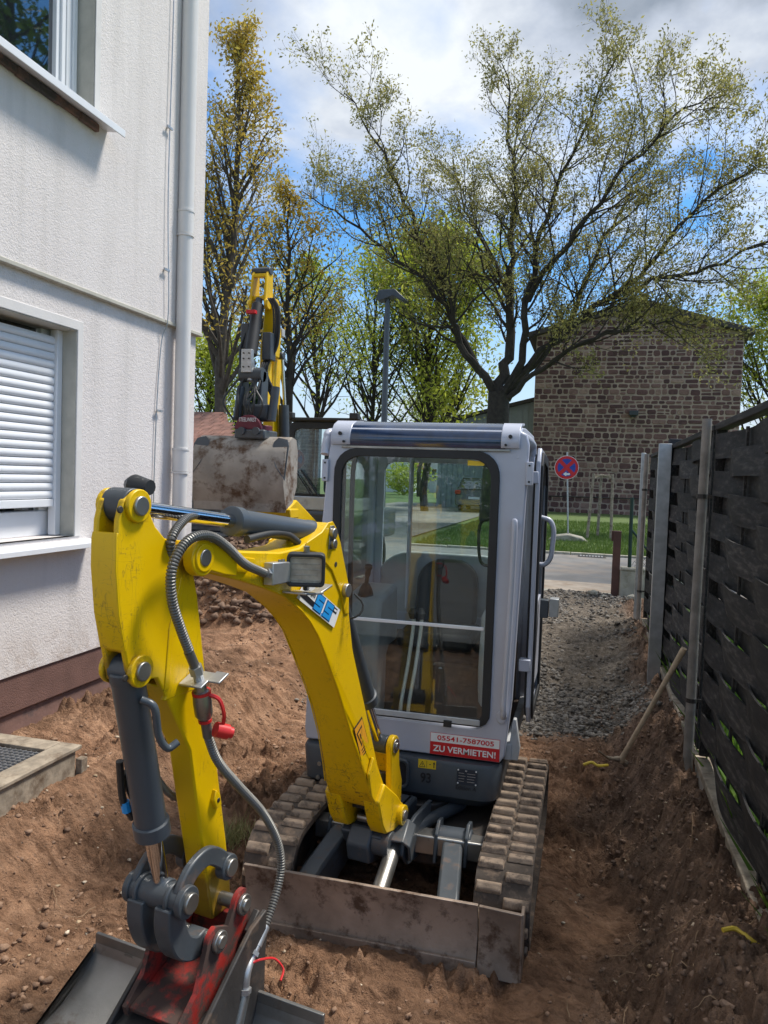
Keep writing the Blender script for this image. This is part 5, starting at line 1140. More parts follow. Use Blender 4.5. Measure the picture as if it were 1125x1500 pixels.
# roof shell, rounded front edge with tinted visor
rp = [(YF+.012, 2.085), (YF+.0, 2.10), (YF+.005, 2.145), (YF+.035, 2.185), (YF+.09, 2.205), (YF+.3, 2.215), (CY1-.12, 2.21), (CY1-.02, 2.17), (CY1, 2.11), (CY1-.03, 2.10), (CY1-.10, 2.15), (YF+.3, 2.17), (YF+.10, 2.16), (YF+.05, 2.12)]
G().prism(rp, YZ(-1.245), YZ(-.315)).obj('roof', 'silver', ex, bevel=.006, smooth=True)
vp_ = [(YF-.012, 2.098), (YF-.022, 2.125), (YF-.012, 2.165), (YF+.022, 2.200), (YF+.08, 2.222), (YF+.22, 2.232), (YF+.22, 2.219), (YF+.09, 2.209), (YF+.03, 2.187), (YF-.002, 2.145), (YF-.003, 2.10)]
vz = G().prism(vp_, YZ(-1.165), YZ(-.385)).obj('visor', 'visor', ex, smooth=True)
for x0, x1, sx_ in ((-1.245, -1.145, 1), (-.405, -.318, -1)):
    G().prism([(y-.003 if i < 5 else y, z+.002) for i, (y, z) in enumerate(vp_)], YZ(x0), YZ(x1)).obj('corner_bracket', 'silver', vz, bevel=.003, smooth=True)
    for z in (2.155, 2.115): G().cyl(((x0+x1)/2+(.02*sx_ if z < 2.13 else -.0), YF-.034, z), ((x0+x1)/2+(.02*sx_ if z < 2.13 else 0), YF-.012, z), .009 if z > 2.13 else .006, 12).obj('bolt', 'rubber', vz)
G().box((-1.19, YF-.014, 2.084), (-.36, YF-.001, 2.096)).obj('rain_strip', 'steel', ex, bevel=.002)
# hinges, grab handles, mirror clip
for x, z, nm in ((-.272, 1.985, 'hinge'), (-1.275, 1.97, 'hinge')):
    G().box((x-.012, YF-.02, z-.055), (x+.020, YF+.025, z+.055)).obj(nm, 'silver', cab, bevel=.004)
    for dz in (-.038, .038): G().cyl((x+.004, YF-.024, z+dz), (x+.004, YF-.018, z+dz), .005, 8).obj('screw', 'rubber', cab)
G().tube(catmull([(-.325, YF-.0, 1.735), (-.325, YF-.038, 1.76), (-.322, YF-.05, 1.72), (-.325, YF-.05, 1.4), (-.335, YF-.05, .98), (-.338, YF-.045, .86), (-.338, YF-.01, .83)], 6), .015, 12).obj('grab_handle', 'silver', cab, smooth=True)
G().prism([(-.35+.025*math.cos(a*PI/8), .825+.032*math.sin(a*PI/8)) for a in range(16)], XZ(YF-.012), XZ(YF-.001)).obj('handle_base', 'silver', cab, bevel=.003)
G().prism([(-.345, .60), (-.27, .60), (-.262, .66), (-.285, .80), (-.30, .80), (-.315, .66)], XZ(YF+.06), XZ(YF+.10)).obj('door_post_foot', 'console', cab, bevel=.004)
# rental sign, labels, number
sgn = G().box((-.690, YF-.0025, .605), (-.352, YF-.0008, .712)).obj('rental_sign', 'redprint', ex)
G().box((-.688, YF-.0040, .668), (-.354, YF-.0026, .7105)).obj('white_field', 'white', sgn)
text('05541-7587005', .0225, 'redprint', sgn, (-.655, YF-.0050, .679), (1, 0, 0), (0, 0, 1), width=.275, bold=.012)
text('ZU VERMIETEN!', .029, 'white', sgn, (-.675, YF-.0040, .622), (1, 0, 0), (0, 0, 1), width=.305, bold=.02)
yl = G().box((-.735, 3.5975, .548), (-.648, 3.5995, .590)).obj('warning_label', 'yellowprint', body)
def on_(pts, m_, y=3.5965): return G().prism(pts, XZ(y), XZ(y+.0007)).obj('print', m_, yl)
on_([(-.731, .553), (-.699, .553), (-.715, .583)], 'blackprint'); on_([(-.7265, .556), (-.7035, .556), (-.715, .578)], 'yellowprint', 3.5957); on_([(-.7165, .560), (-.7135, .560), (-.7135, .572), (-.7165, .572)], 'blackprint', 3.595)
on_([(-.694, .551), (-.6925, .551), (-.6925, .587), (-.694, .587)], 'blackprint'); on_([(-.681, .568), (-.672, .568), (-.672, .571), (-.681, .571)], 'blackprint'); on_([(-.6595, .554), (-.6555, .554), (-.6555, .573), (-.651, .573), (-.6575, .584), (-.664, .573), (-.6595, .573)], 'blackprint')
text('93', .046, 'blackprint', body, (-.722, 3.597, .480), (1, 0, 0), (0, 0, 1), width=.052, bold=.02)
plm = M('data_plate', (.03, .04, .06), .4, .3); MT['plate'] = plm
dpl = G().box((-.545, 3.5975, .493), (-.447, 3.5995, .568)).obj('data_plate', 'plate', body)
for k in range(4):
    z = .508+k*.013
    for x0, x1 in ((-.537, -.502), (-.496, -.455)): G().box((x0, 3.5965, z), (x1-random.uniform(0, .01), 3.5974, z+.0018)).obj('plate_line', 'zinc', dpl)
for x, z in ((-.539, .563), (-.453, .563), (-.539, .499), (-.453, .499)): G().cyl((x, 3.595, z), (x, 3.598, z), .004, 8).obj('rivet', 'white', dpl)
text('Edition A', .019, 'blackprint', body, (-.548, 3.597, .468), (1, 0, 0), (0, 0, 1), width=.098)
text('EC', .006, 'white', dpl, (-.505, 3.5965, .558), (1, 0, 0), (0, 0, 1))
# cab interior
G().box((-1.26, YF+.06, .60), (-.34, CY1-.05, .66)).obj('cab_floor', 'cabfloor', ex)
G().prism([(YF+.40, .66), (YF+.40, .98), (YF+.46, 1.02), (CY1-.05, 1.02), (CY1-.05, .66)], YZ(-1.24), YZ(-.36)).obj('seat_base', 'cabfloor', ex, bevel=.02)
sp_ = G().box((-.98, YF+.40, 1.02), (-.56, CY1-.16, 1.11)).obj('seat_cushion', 'seat', ex, bevel=.03)
G().prism(rrect(-.96, 1.08, -.60, 1.47, (.05, .05, .14, .14), 6), lambda x, z: (x, CY1-.20+(z-1.1)*.12, z), lambda x, z: (x, CY1-.11+(z-1.1)*.12, z)).obj('seat_back', 'seat', ex, bevel=.02)
for x0, x1, top_ in ((-1.24, -1.03, 1.30), (-.50, -.37, 1.27)):
    cn = G().prism([(YF+.24, .66), (YF+.20, 1.0), (YF+.26, top_), (YF+.62, top_+.04), (YF+.66, 1.1), (YF+.6, .66)], YZ(x0), YZ(x1)).obj('side_console', 'console', ex, bevel=.025)
    xm = (x0+x1)/2
    G().tube([(xm, YF+.32, top_), (xm, YF+.32, top_+.04), (xm, YF+.32, top_+.07)], [.045, .035, .018], 12).obj('lever_boot', 'rubber', cn, smooth=True)
    G().tube(catmull([(xm, YF+.32, top_+.06), (xm+.01, YF+.31, top_+.12), (xm+.02, YF+.29, top_+.17)], 4), [.011]*4+[.016]*3+[.022, .02], 10).obj('joystick', 'plastic', cn, smooth=True)
for i, x in enumerate((-.865, -.825)):
    lv_ = G().tube(catmull([(x+.005, YF+.08, .68), (x, YF+.09, .80), (x+.02, YF+.13, 1.0), (x+.035, YF+.16, 1.20), (x+.03, YF+.16, 1.25)], 6), .0095, 10).obj('travel_lever', 'rod_light', ex, smooth=True)
    G().tube([(x+.03, YF+.16, 1.23), (x+.03, YF+.16, 1.26), (x+.03, YF+.16, 1.285)], [.016, .026, .012], 12).obj('knob', 'plastic', lv_, smooth=True)
G().box((-.56, YF+.30, .80), (-.515, YF+.31, .94)).obj('gauge_label', 'console', ex)
G().box((-.605, YF+.30, .82), (-.575, YF+.31, .95)).obj('gauge_label', 'blackprint', ex)
G().prism([(YF+.2, .66), (YF+.295, .66), (YF+.295, .99), (YF+.26, .99)], YZ(-.74), YZ(-.44)).obj('knee_panel', 'cabfloor', ex, bevel=.015)
for x, z in ((-.70, .96), (-.62, .82), (-.62, .76)): G().cyl((x, YF+.255, z), (x, YF+.265, z), .011, 12).obj('button', 'console', ex)
G().tube(catmull([(-1.12, YF+.06, .70), (-1.14, YF+.06, 1.2), (-1.15, YF+.06, 1.9), (-1.14, YF+.08, 2.06)], 5), .013, 8).obj('gas_strut', 'rubber', ex, smooth=True)
G().tube([(-1.04, CY1-.06, 1.15), (-1.04, CY1-.06, 2.1)], .014, 8).obj('rear_strut', 'silver', ex, smooth=True)
G().tube(catmull([(-.44, YF+.16, 1.52), (-.50, YF+.14, 1.55), (-.51, YF+.14, 1.72), (-.46, YF+.14, 1.76), (-.40, YF+.16, 1.76)], 5), .008, 8).obj('inner_handle', 'rubber', ex, smooth=True)
# door, folded back along the cab side
DX = -.258
def door_outline(k):
    y0, y1 = 3.93, 4.60
    return [(y0+k, .80+k), (y0+.08+k*.6, .70+k), (y1-k, .70+k), (y1-k, 1.95-k*.4), (y1-.12-k, 2.10-k), (y0+.06+k, 2.12-k), (y0+k, 2.05-k)]
dr_ = G().ring(door_outline(0), door_outline(.045), YZ(DX), YZ(DX+.022)).obj('cab_door', 'silver', ex, bevel=.006)
G().ring(door_outline(.02), door_outline(.07), YZ(DX+.0225), YZ(DX+.034)).obj('door_seal', 'rubber', dr_, bevel=.003)
G().ring(door_outline(.03), door_outline(.07), YZ(DX-.012), YZ(DX-.0005)).obj('door_seal', 'rubber', dr_, bevel=.003)
G().prism(door_outline(.055), YZ(DX+.008), YZ(DX+.012)).obj('door_window', 'darkglass', dr_)
G().box((DX+.004, 3.985, .84), (DX+.02, 4.55, 1.30)).obj('door_panel', 'silver', dr_, bevel=.004)
G().tube(catmull([(DX+.03, 4.05, 1.765), (DX+.075, 4.05, 1.75), (DX+.095, 4.05, 1.70), (DX+.092, 4.05, 1.62), (DX+.085, 4.05, 1.56), (DX+.06, 4.05, 1.525), (DX+.025, 4.05, 1.52)], 6), .013, 12).obj('door_handle', 'silver', dr_, smooth=True)
lt = G().box((DX+.03, 4.30, 1.20), (DX+.075, 4.36, 1.30)).obj('door_latch', 'grey_cyl', dr_, bevel=.004)
G().box((DX+.08, 4.29, 1.21), (DX+.13, 4.37, 1.31)).obj('latch_plate', 'zinc', lt, bevel=.003); G().box((DX+.07, 4.32, 1.24), (DX+.085, 4.35, 1.28)).obj('latch_bolt', 'steel', lt)
for z in (1.97, 1.02): G().box((-.30, 3.90, z-.03), (DX+.015, 3.96, z+.03)).obj('door_hinge', 'silver', dr_, bevel=.004)

# ================================================================ SECOND EXCAVATOR
e2 = thing('large_excavator', 'larger yellow excavator with raised arm and muddy bucket behind the soil heap', 'excavator', (-4.2, 10.8, .25))
X2 = -4.0
# bucket hanging from the tilt rotator
def bk2(t): return t
bx0, bx1 = -4.50, -3.36; yb = 8.35
bprof2 = [(yb+.05, 2.36), (yb-.08, 2.30), (yb-.16, 2.18), (yb-.20, 2.0), (yb-.20, 1.80), (yb-.16, 1.68), (yb-.10, 1.52)]
g = G(); shp = bprof2+[(y+.02, z+.006) for y, z in reversed(bprof2)]
b2_ = g.prism(shp, YZ(bx0), YZ(bx1)).obj('bucket', 'muddybucket', e2, smooth=True)
for x in (bx0-.015, bx1):
    G().prism(bprof2+[(yb+.10, 1.60), (yb+.22, 1.80), (yb+.22, 2.20), (yb+.16, 2.34)], YZ(x), YZ(x+.015)).obj('bucket_side', 'muddybucket', b2_)
for x0, x1, fl_ in ((bx0-.03, bx0+.20, 1), (bx1-.20, bx1+.03, -1)):   # worn cheek plates in front
    pts = [(x0 if fl_ > 0 else x1, 1.86), (x0 if fl_ > 0 else x1, 2.26)]+([(x0+.03, 2.33), (x0+.14, 2.35), (x0+.19, 2.30), (x0+.20, 2.20), (x0+.12, 2.02)] if fl_ > 0 else [(x1-.03, 2.33), (x1-.14, 2.35), (x1-.19, 2.30), (x1-.20, 2.20), (x1-.12, 2.02)])
    def fy(z, o=0): return yb-.06-.13*max(0, min(1, (2.33-z)/.3))+o-.008
    G().prism(pts, lambda x, z: (x, fy(z, -.012), z), lambda x, z: (x, fy(z, 0), z)).obj('cheek_plate', 'grey_cyl', b2_)
G().box((bx0-.01, yb-.125, 1.49), (bx1+.01, yb-.095, 1.64)).obj('cutting_edge', 'muddybucket', b2_, bevel=.003)
# tilt rotator
MT['maroon'] = M('maroon_rotor', (.12, .015, .03), .45, .2)
G().cyl((-3.86, yb+.16, 2.40), (-3.86, yb+.16, 2.50), .19, 32).obj('rotor_ring', 'maroon', e2, bevel=.01)
G().prism(arc(-3.86, 2.44, .17, 0, 180, 12), XZ(yb-.08), XZ(yb-.02)).obj('rotor_plate', 'maroon', e2, bevel=.008)
text('STEELWRIST', .045, 'white', e2, (-3.97, yb-.085, 2.53), (1, 0, 0), (0, 0, 1), width=.22)
G().box((-4.02, yb-.10, 2.33), (-3.64, yb+.3, 2.44)).obj('rotor_base', 'grey_link', e2, bevel=.02)
for x in (-3.92, -3.74): G().cyl((x, yb-.13, 2.42), (x, yb-.09, 2.42), .045, 14).obj('bolt', 'grey_dark', e2)
G().box((-4.0, yb+.05, 2.55), (-3.66, yb+.25, 2.75)).obj('rotor_housing', 'grey_dark', e2, bevel=.04)
for x in (-4.06, -3.62): G().tube([(x, yb+.05, 2.55), (x+.02, yb+.1, 2.95)], .05, 12).obj('tilt_cylinder', 'grey_dark', e2, smooth=True)
for i in range(9):
    x = random.uniform(-4.1, -3.6); hp2 = [(x, yb, 2.55), (x+random.uniform(-.12, .12), yb-.05, 2.75), (x+random.uniform(-.1, .1), yb+.05, 2.95), (-3.9+random.uniform(-.15, .25), yb+.2, 3.25)]
    G().tube(catmull(hp2, 5), .013, 6).obj('hydraulic_hose', 'hose', e2, smooth=True)
G().tube([(-4.07, yb+.15, 3.10), (-3.78, yb+.15, 3.10)], .085, 18).obj('link_shaft', 'grey_dark', e2, smooth=True)
for x in (-4.05, -3.80): G().prism([(yb+.05, 2.6), (yb+.15, 3.15), (yb+.3, 3.15), (yb+.3, 2.6)], YZ(x-.02), YZ(x+.02)).obj('link_plate', 'grey_dark', e2, bevel=.01)
_before = set(o.name for o in bpy.data.objects)
# bucket cylinder with bolted guard plate
G().tube([(-3.93, yb+.12, 3.10), (-3.96, yb+.2, 3.42)], .05, 16).obj('cylinder_rod', 'steel', e2, smooth=True)
G().box((-4.04, yb+.04, 3.22), (-3.88, yb+.10, 3.56)).obj('guard_plate', 'zinc', e2, bevel=.006)
for x, z in ((-4.0, 3.30), (-3.92, 3.30), (-4.0, 3.42), (-3.92, 3.42), (-4.0, 3.50), (-3.92, 3.50)): G().cyl((x, yb+.025, z), (x, yb+.04, z), .011, 8).obj('bolt', 'blackmetal', e2)
G().tube([(-3.96, yb+.16, 3.50), (-4.0, yb+.4, 4.30)], .082, 20).obj('bucket_cylinder', 'rubber', e2, smooth=True)
G().box((-4.06, yb+.18, 4.12), (-3.93, yb+.25, 4.17)).obj('red_label', 'redprint', e2)
G().tube([(-4.0, yb+.4, 4.28), (-4.01, yb+.45, 4.40)], .05, 14).obj('cylinder_eye', 'grey_dark', e2, smooth=True)
# dipper (yellow), standing upright behind its cylinder, with the open yoke on top
dy = yb+.45
for x in (-4.14, -3.93): G().prism([(dy, 4.30), (dy-.04, 4.42), (dy, 4.78), (dy+.10, 4.92), (dy+.18, 4.84), (dy+.20, 4.30)], YZ(x), YZ(x+.035)).obj('yoke_plate', 'yellow', e2, bevel=.008)
for z in (4.40, 4.74): G().box((-4.105, dy+.0, z), (-3.93, dy+.06, z+.05)).obj('yoke_bar', 'yellow', e2, bevel=.006)
G().cyl((-4.16, dy+.09, 4.85), (-3.88, dy+.09, 4.85), .06, 18).obj('yoke_pin', 'grey_dark', e2, bevel=.008)
for x in (-4.15, -3.91): G().cyl((x, dy+.02, 4.33), (x+.05, dy+.02, 4.33), .085, 20).obj('yoke_boss', 'yellow', e2, bevel=.008)
G().prism([(-3.95, 4.45), (-3.83, 4.45), (-3.78, 3.9), (-3.80, 3.55), (-3.92, 3.5), (-3.90, 3.0), (-3.86, 2.7), (-4.02, 2.7), (-4.02, 3.6), (-3.98, 4.1)], XZ(dy+.08), XZ(dy+.26)).obj('dipper_arm', 'yellow', e2, bevel=.012)
bm2 = G().prism([(-4.06, 3.85), (-3.98, 3.82), (-3.92, 3.55), (-3.94, 3.2), (-3.90, 2.2), (-3.90, 1.2), (-4.09, 1.2), (-4.09, 2.2), (-4.08, 3.2)], XZ(dy+.35), XZ(dy+.60)).obj('boom', 'yellow', e2, bevel=.015)
G().tube([(-3.85, dy+.45, 3.6), (-3.83, dy+.55, 2.75)], .025, 12).obj('arm_cylinder_rod', 'chrome', e2, smooth=True)
G().tube([(-3.83, dy+.5, 2.85), (-3.80, dy+.6, 1.6)], .075, 18).obj('boom_cylinder', 'grey_dark', e2, smooth=True)
G().box((-4.19, yb+.28, 3.62), (-4.07, yb+.45, 4.0)).obj('valve_cover', 'grey_dark', e2, bevel=.01)
G().box((-3.86, yb+.28, 3.45), (-3.73, yb+.45, 3.86)).obj('valve_cover', 'grey_dark', e2, bevel=.01)
G().box((-3.90, dy+.3, 3.90), (-3.79, dy+.4, 4.03)).obj('work_light', 'console', e2, bevel=.01)
G().cyl((-3.90, dy+.4, 3.62), (-3.80, dy+.4, 3.62), .06, 14).obj('pin_boss', 'grey_dark', e2, bevel=.01)
for i in range(7):
    a = random.uniform(-.05, .05); pts = [(-3.80+a, yb+.40, 4.4), (-3.72+a, yb+.42, 4.2), (-3.73+a, yb+.42, 3.7), (-3.85+a, yb+.35, 3.3), (-3.70+a, yb+.40, 2.9)]
    G().tube(catmull(pts, 5), .014, 6).obj('hydraulic_hose', 'hose', e2, smooth=True)
G().tube(catmull([(-4.10, yb+.3, 3.9), (-4.17, yb+.25, 3.6), (-4.12, yb+.2, 3.2), (-4.08, yb+.15, 2.9)], 5), .016, 6).obj('hydraulic_hose', 'hose', e2, smooth=True)
for o in list(bpy.data.objects):      # the raised arm is a little shorter and slimmer than drawn above
    if o.name in _before or o.type != 'MESH' or o.parent is not e2: continue
    c = ORG[o.name]
    def sq(p): return Vector((-3.93+(p.x-(-3.93))*.86, p.y, p.z if p.z < 2.7 else 2.7+(p.z-2.7)*.80))
    nc_ = sq(c)
    for v in o.data.vertices: v.co = sq(v.co+c)-nc_
    o.location = o.location+(nc_-c); ORG[o.name] = nc_
# upper structure: cab right of the boom
fx0, fx1, fy0 = -4.32, -3.20, 10.55
bd2 = G().box((-5.3, fy0-.1, .95), (-3.15, fy0+2.2, 1.42)).obj('body', 'grey_dark', e2, bevel=.06)
G().box((-4.25, fy0-.05, 1.42), (-3.2, fy0+1.35, 1.62)).obj('cab_base', 'console', bd2, bevel=.02)
o2 = rrect(-4.27, 1.62, -3.20, 2.70, (.02, .02, .10, .10), 5); i2 = rrect(-4.19, 1.66, -3.27, 2.60, (.04, .04, .09, .09), 5); c2 = Vector((-3.73, 2.1))
cb2 = G().ring(polar(o2, c2, 80), polar(i2, c2, 80), XZ(fy0), XZ(fy0+.06)).obj('cab_frame', 'rubber', e2, bevel=.008, bang=60)
G().prism(i2, XZ(fy0+.02), XZ(fy0+.024)).obj('windscreen', 'glass', e2)
G().box((-4.27, fy0+.061, 1.62), (-4.22, fy0+1.3, 2.68)).obj('side_window', 'darkglass', cb2)
G().box((-3.25, fy0+.061, 1.62), (-3.20, fy0+1.3, 2.68)).obj('side_window', 'darkglass', cb2)
G().box((-4.28, fy0+.0, 2.70), (-3.19, fy0+1.3, 2.76)).obj('roof', 'plastic', cb2, bevel=.02)
for x in (-4.25, -3.26): G().box((x-.06, fy0-.10, 2.74), (x+.07, fy0+.02, 2.83)).obj('roof_lamp', 'plastic', cb2, bevel=.01)
G().box((-4.2, fy0-.06, 2.72), (-3.25, fy0-.0, 2.76)).obj('lamp_bar', 'plastic', cb2, bevel=.008)
G().prism(rrect(-3.98, 1.62, -3.50, 2.32, .1, 5), XZ(fy0+.75), XZ(fy0+.88)).obj('seat', 'seatlight', e2, bevel=.03)
G().prism(rrect(-3.87, 2.34, -3.62, 2.52, .07, 5), XZ(fy0+.77), XZ(fy0+.86)).obj('headrest', 'seatlight', e2, bevel=.02)
G().tube([(-4.05, fy0-.02, 2.0), (-3.75, fy0-.02, 1.60)], .014, 6).obj('wiper', 'rubber', cb2)
G().tube([(-4.15, fy0-.02, 2.0), (-3.85, fy0-.02, 1.60)], .010, 6).obj('wiper', 'rubber', cb2)
G().box((-3.35, fy0-.06, 1.45), (-3.25, fy0-.055, 1.52)).obj('white_label', 'white', bd2)
G().prism([(8.95, .8), (9.1, 1.45), (9.5, 1.6), (10.5, 1.2), (10.5, .7)], YZ(-4.05), YZ(-3.70)).obj('swing_post', 'yellow', e2, bevel=.02)
G().box((-4.25, 8.9, 1.38), (-3.55, 9.2, 1.50)).obj('boom_foot_cover', 'yellow', e2, bevel=.015)
for xc in (-5.15, -3.35):
    oo = [(9.95+.36*math.cos(R(a)), .66+.36*math.sin(R(a))) for a in range(90, 271, 15)]+[(11.9+.36*math.cos(R(a)), .66+.36*math.sin(R(a))) for a in range(-90, 91, 15)]
    ii = [(9.95+.30*math.cos(R(a)), .66+.30*math.sin(R(a))) for a in range(90, 271, 15)]+[(11.9+.30*math.cos(R(a)), .66+.30*math.sin(R(a))) for a in range(-90, 91, 15)]
    t2 = G().ring(oo, ii, YZ(xc-.17), YZ(xc+.17)).obj('track', 'rubber', e2, bevel=.01); G().box((xc-.08, 9.8, .5), (xc+.08, 12.1, .82)).obj('track_frame', 'blackmetal', e2, bevel=.03)
G().box((-5.0, 10.1, .55), (-3.5, 11.8, .94)).obj('undercarriage_frame', 'blackmetal', e2, bevel=.03)

# ================================================================ PARKED CAR
cr = thing('parked_car', 'dark suv parked by the grey annex, seen from behind through the cab glass', 'car', (-5.15, 36, .42))
pc = [(-.88, .28), (-.92, .55), (-.90, .92), (-.80, 1.05), (-.68, 1.52), (-.60, 1.60), (.60, 1.60), (.68, 1.52), (.80, 1.05), (.90, .92), (.92, .55), (.88, .28)]
G().prism([(x, z) for x, z in pc], lambda x, z: (-5.15+x, 36-(.12 if z < 1 else 0)+(.15 if z > 1.3 else 0), .42+z), lambda x, z: (-5.15+x, 40.2+(-.9 if z > 1.0 else 0), .42+z if z > 1.0 or True else 0)).obj('body', 'carpaint', cr, bevel=.05)
G().prism([(-.66, 1.08), (-.58, 1.46), (.58, 1.46), (.66, 1.08)], lambda x, z: (-5.15+x, 35.88+(z-1.0)*.3, .42+z), lambda x, z: (-5.15+x, 36.0+(z-1.0)*.3, .42+z)).obj('rear_window', 'hglass', cr)
for x in (-.78, .78): G().box((-5.15+x-.13, 35.82, 1.24), (-5.15+x+.13, 35.95, 1.42)).obj('tail_light', 'carlight', cr, bevel=.03)
G().box((-5.41, 35.84, 1.02), (-4.89, 35.87, 1.13)).obj('number_plate', 'white', cr)
for x in (-.62, .62): G().tube([(-5.15+x, 36.3, 2.02), (-5.15+x, 36.35, 2.10), (-5.15+x, 38.6, 2.10)], .02, 6).obj('roof_rail', 'zinc', cr)
for x in (-.78, .78):
    for y in (36.9, 39.4):
        w2 = G().cyl((-5.15+x-.1, y, .75), (-5.15+x+.1, y, .75), .33, 22).obj('wheel', 'rubber', cr, bevel=.03); G().cyl((-5.15+x-.11, y, .75), (-5.15+x+.11, y, .75), .2, 14).obj('rim', 'zinc', w2)
for x in (-.98, .98): G().box((-5.15+x-.09, 37.6, 1.42), (-5.15+x+.09, 37.7, 1.56)).obj('mirror', 'carpaint', cr, bevel=.02)

# ================================================================ TREES
rng = random.Random(3)
def rv(s=1): return Vector((rng.gauss(0, s), rng.gauss(0, s), rng.gauss(0, s)))
class Tree:
    def __init__(s): s.g = G(); s.tw = G(); s.leaf = []
    def path(s, P, r0, r1, n=8):
        k = len(P); s.g.tube(P, [r0+(r1-r0)*(i/(k-1))**.85 for i in range(k)], n, cap=False)
    def grow(s, p, d, ln, r, lvl, maxl, prm):
        st = 5 if lvl < maxl else 3; P = [p]; q = Vector(p); dd = d.normalized(); seg = ln/st
        for i in range(st):
            dd = (dd+rv(prm['wob'])+Vector((0, 0, prm['up']*.12))).normalized(); q = q+dd*seg; P.append(q.copy())
        rr1 = max(.005, r*.35); (s.tw if lvl >= maxl-1 else s.g).tube(P, [r+(rr1-r)*i/st for i in range(st+1)], 3 if lvl >= maxl-1 else 6, cap=False)
        if lvl >= maxl:
            for i in range(1, len(P)):
                for _ in range(prm['lf']): s.leaf.append(P[i]+rv(prm['ls']))
            return
        nc = prm['nc'][min(lvl, len(prm['nc'])-1)]
        for i in range(nc):
            t = .25+.75*(i+rng.random())/nc; j = min(int(t*st), st-1); pos = P[j].lerp(P[j+1], t*st-j); dl = (P[j+1]-P[j]).normalized()
            side = dl.cross(rv()).normalized(); a = R(rng.uniform(*prm['ang'])); nd = dl*math.cos(a)+side*math.sin(a)
            s.grow(pos, nd, ln*rng.uniform(.42, .70)*(1.1-.45*t), r*(1-.55*t)*.55, lvl+1, maxl, prm)
    def finish(s, name, label, loc, bark, leafm, lsz, group=None, cat='tree'):
        t = thing(name, label, cat, loc, group)
        s.g.obj('trunk', bark, t, smooth=True)
        if s.tw.v: tag(s.tw.obj('twigs', bark, t, smooth=True), kind='stuff')
        if s.leaf:
            P = np.array([tuple(v) for v in s.leaf]); n = len(P); u_ = np.random.randn(n, 3); u_ /= np.linalg.norm(u_, axis=1)[:, None]; w = np.random.randn(n, 3); w -= (w*u_).sum(1)[:, None]*u_; w /= np.linalg.norm(w, axis=1)[:, None]
            sz = (lsz*(.5+.9*np.random.rand(n)))[:, None]; V = np.stack([P-u_*sz, P+w*sz*.42, P+u_*sz, P-w*sz*.42], 1).reshape(-1, 3)-np.array(loc)
            F = np.arange(4*n).reshape(-1, 4); me = bpy.data.meshes.new('crown'); me.vertices.add(4*n); me.vertices.foreach_set('co', V.ravel()); me.loops.add(F.size); me.loops.foreach_set('vertex_index', F.ravel())
            me.polygons.add(n); me.polygons.foreach_set('loop_start', np.arange(0, 4*n, 4)); me.polygons.foreach_set('loop_total', np.full(n, 4)); me.update(); me.materials.append(MT[leafm])
            o = bpy.data.objects.new('crown', me); C.objects.link(o); o.parent = t; tag(o, kind='stuff')
        return t
# big tree right of centre, limbs set out by hand (x, depth offset, z)
BTX, BTY = -3.15, 27.0
T = Tree(); B0 = Vector((BTX, BTY, .4))
def bt(x, dy, z): return Vector((x, BTY+dy, z))
trunk = [bt(-3.22, 0, .35), bt(-3.20, 0, 1.2), bt(-3.18, 0, 3.0), bt(-3.15, 0, 4.3), bt(-3.17, 0, 5.0)]
T.path(catmull(trunk, 3), .48, .36, 12)
limbs = [
 ([(-3.17, 0, 4.9), (-3.9, -.4, 5.9), (-4.5, -.8, 7.2), (-4.75, -1.0, 8.4), (-5.4, -1.5, 10.2), (-6.2, -2, 12.2), (-7.2, -2.4, 14.3), (-8.1, -2.6, 16.2)], .19),
 ([(-3.16, 0, 5.0), (-2.95, .3, 6.5), (-2.95, .6, 9.0), (-2.95, .7, 11.4), (-3.05, .8, 13.8), (-3.3, .8, 16.4), (-3.5, .6, 18.9)], .25),
 ([(-3.15, 0, 4.8), (-2.4, -.5, 6.3), (-2.2, -1.0, 8.5), (-1.95, -1.3, 10.6), (-1.4, -1.6, 12.6), (-.3, -2.0, 15.0), (.7, -2.2, 17.6)], .18),
 ([(-3.12, .1, 4.7), (-2.2, .6, 6.0), (-1.1, 1.0, 7.7), (-.4, 1.2, 9.8), (.3, 1.4, 11.7), (1.4, 1.5, 13.8), (2.3, 1.5, 15.4)], .17),
 ([(-3.05, 0, 4.5), (-2.0, -.8, 5.6), (-.6, -1.6, 6.5), (.8, -2.2, 7.0), (2.0, -2.6, 7.2), (3.3, -2.8, 7.0)], .13),
 ([(-2.9, -.1, 5.0), (-1.3, -.5, 7.0), (.4, -.9, 8.4), (1.8, -1.2, 9.6), (3.1, -1.4, 11.2), (4.2, -1.6, 12.3), (5.6, -1.7, 13.0)], .15),
 ([(-3.7, -.3, 5.6), (-5.0, -.9, 8.3), (-6.6, -1.4, 10.2), (-8.4, -1.7, 11.8), (-9.9, -1.8, 12.9)], .13),
 ([(-2.95, .6, 9.0), (-3.9, 1.4, 11.2), (-4.9, 2.0, 13.6), (-5.6, 2.2, 15.8)], .10),
 ([(-2.2, -1.0, 8.5), (-1.0, -2.2, 10.2), (.5, -3.0, 12.0), (2.0, -3.4, 13.6), (3.3, -3.4, 14.6)], .12),
 ([(.4, -.9, 8.4), (2.0, -1.8, 8.9), (3.7, -2.2, 9.2), (5.6, -2.4, 10.0), (7.0, -2.4, 10.8)], .10)]
prm = dict(wob=.14, up=.75, nc=(7, 6, 5), ang=(24, 58), lf=3, ls=.12)
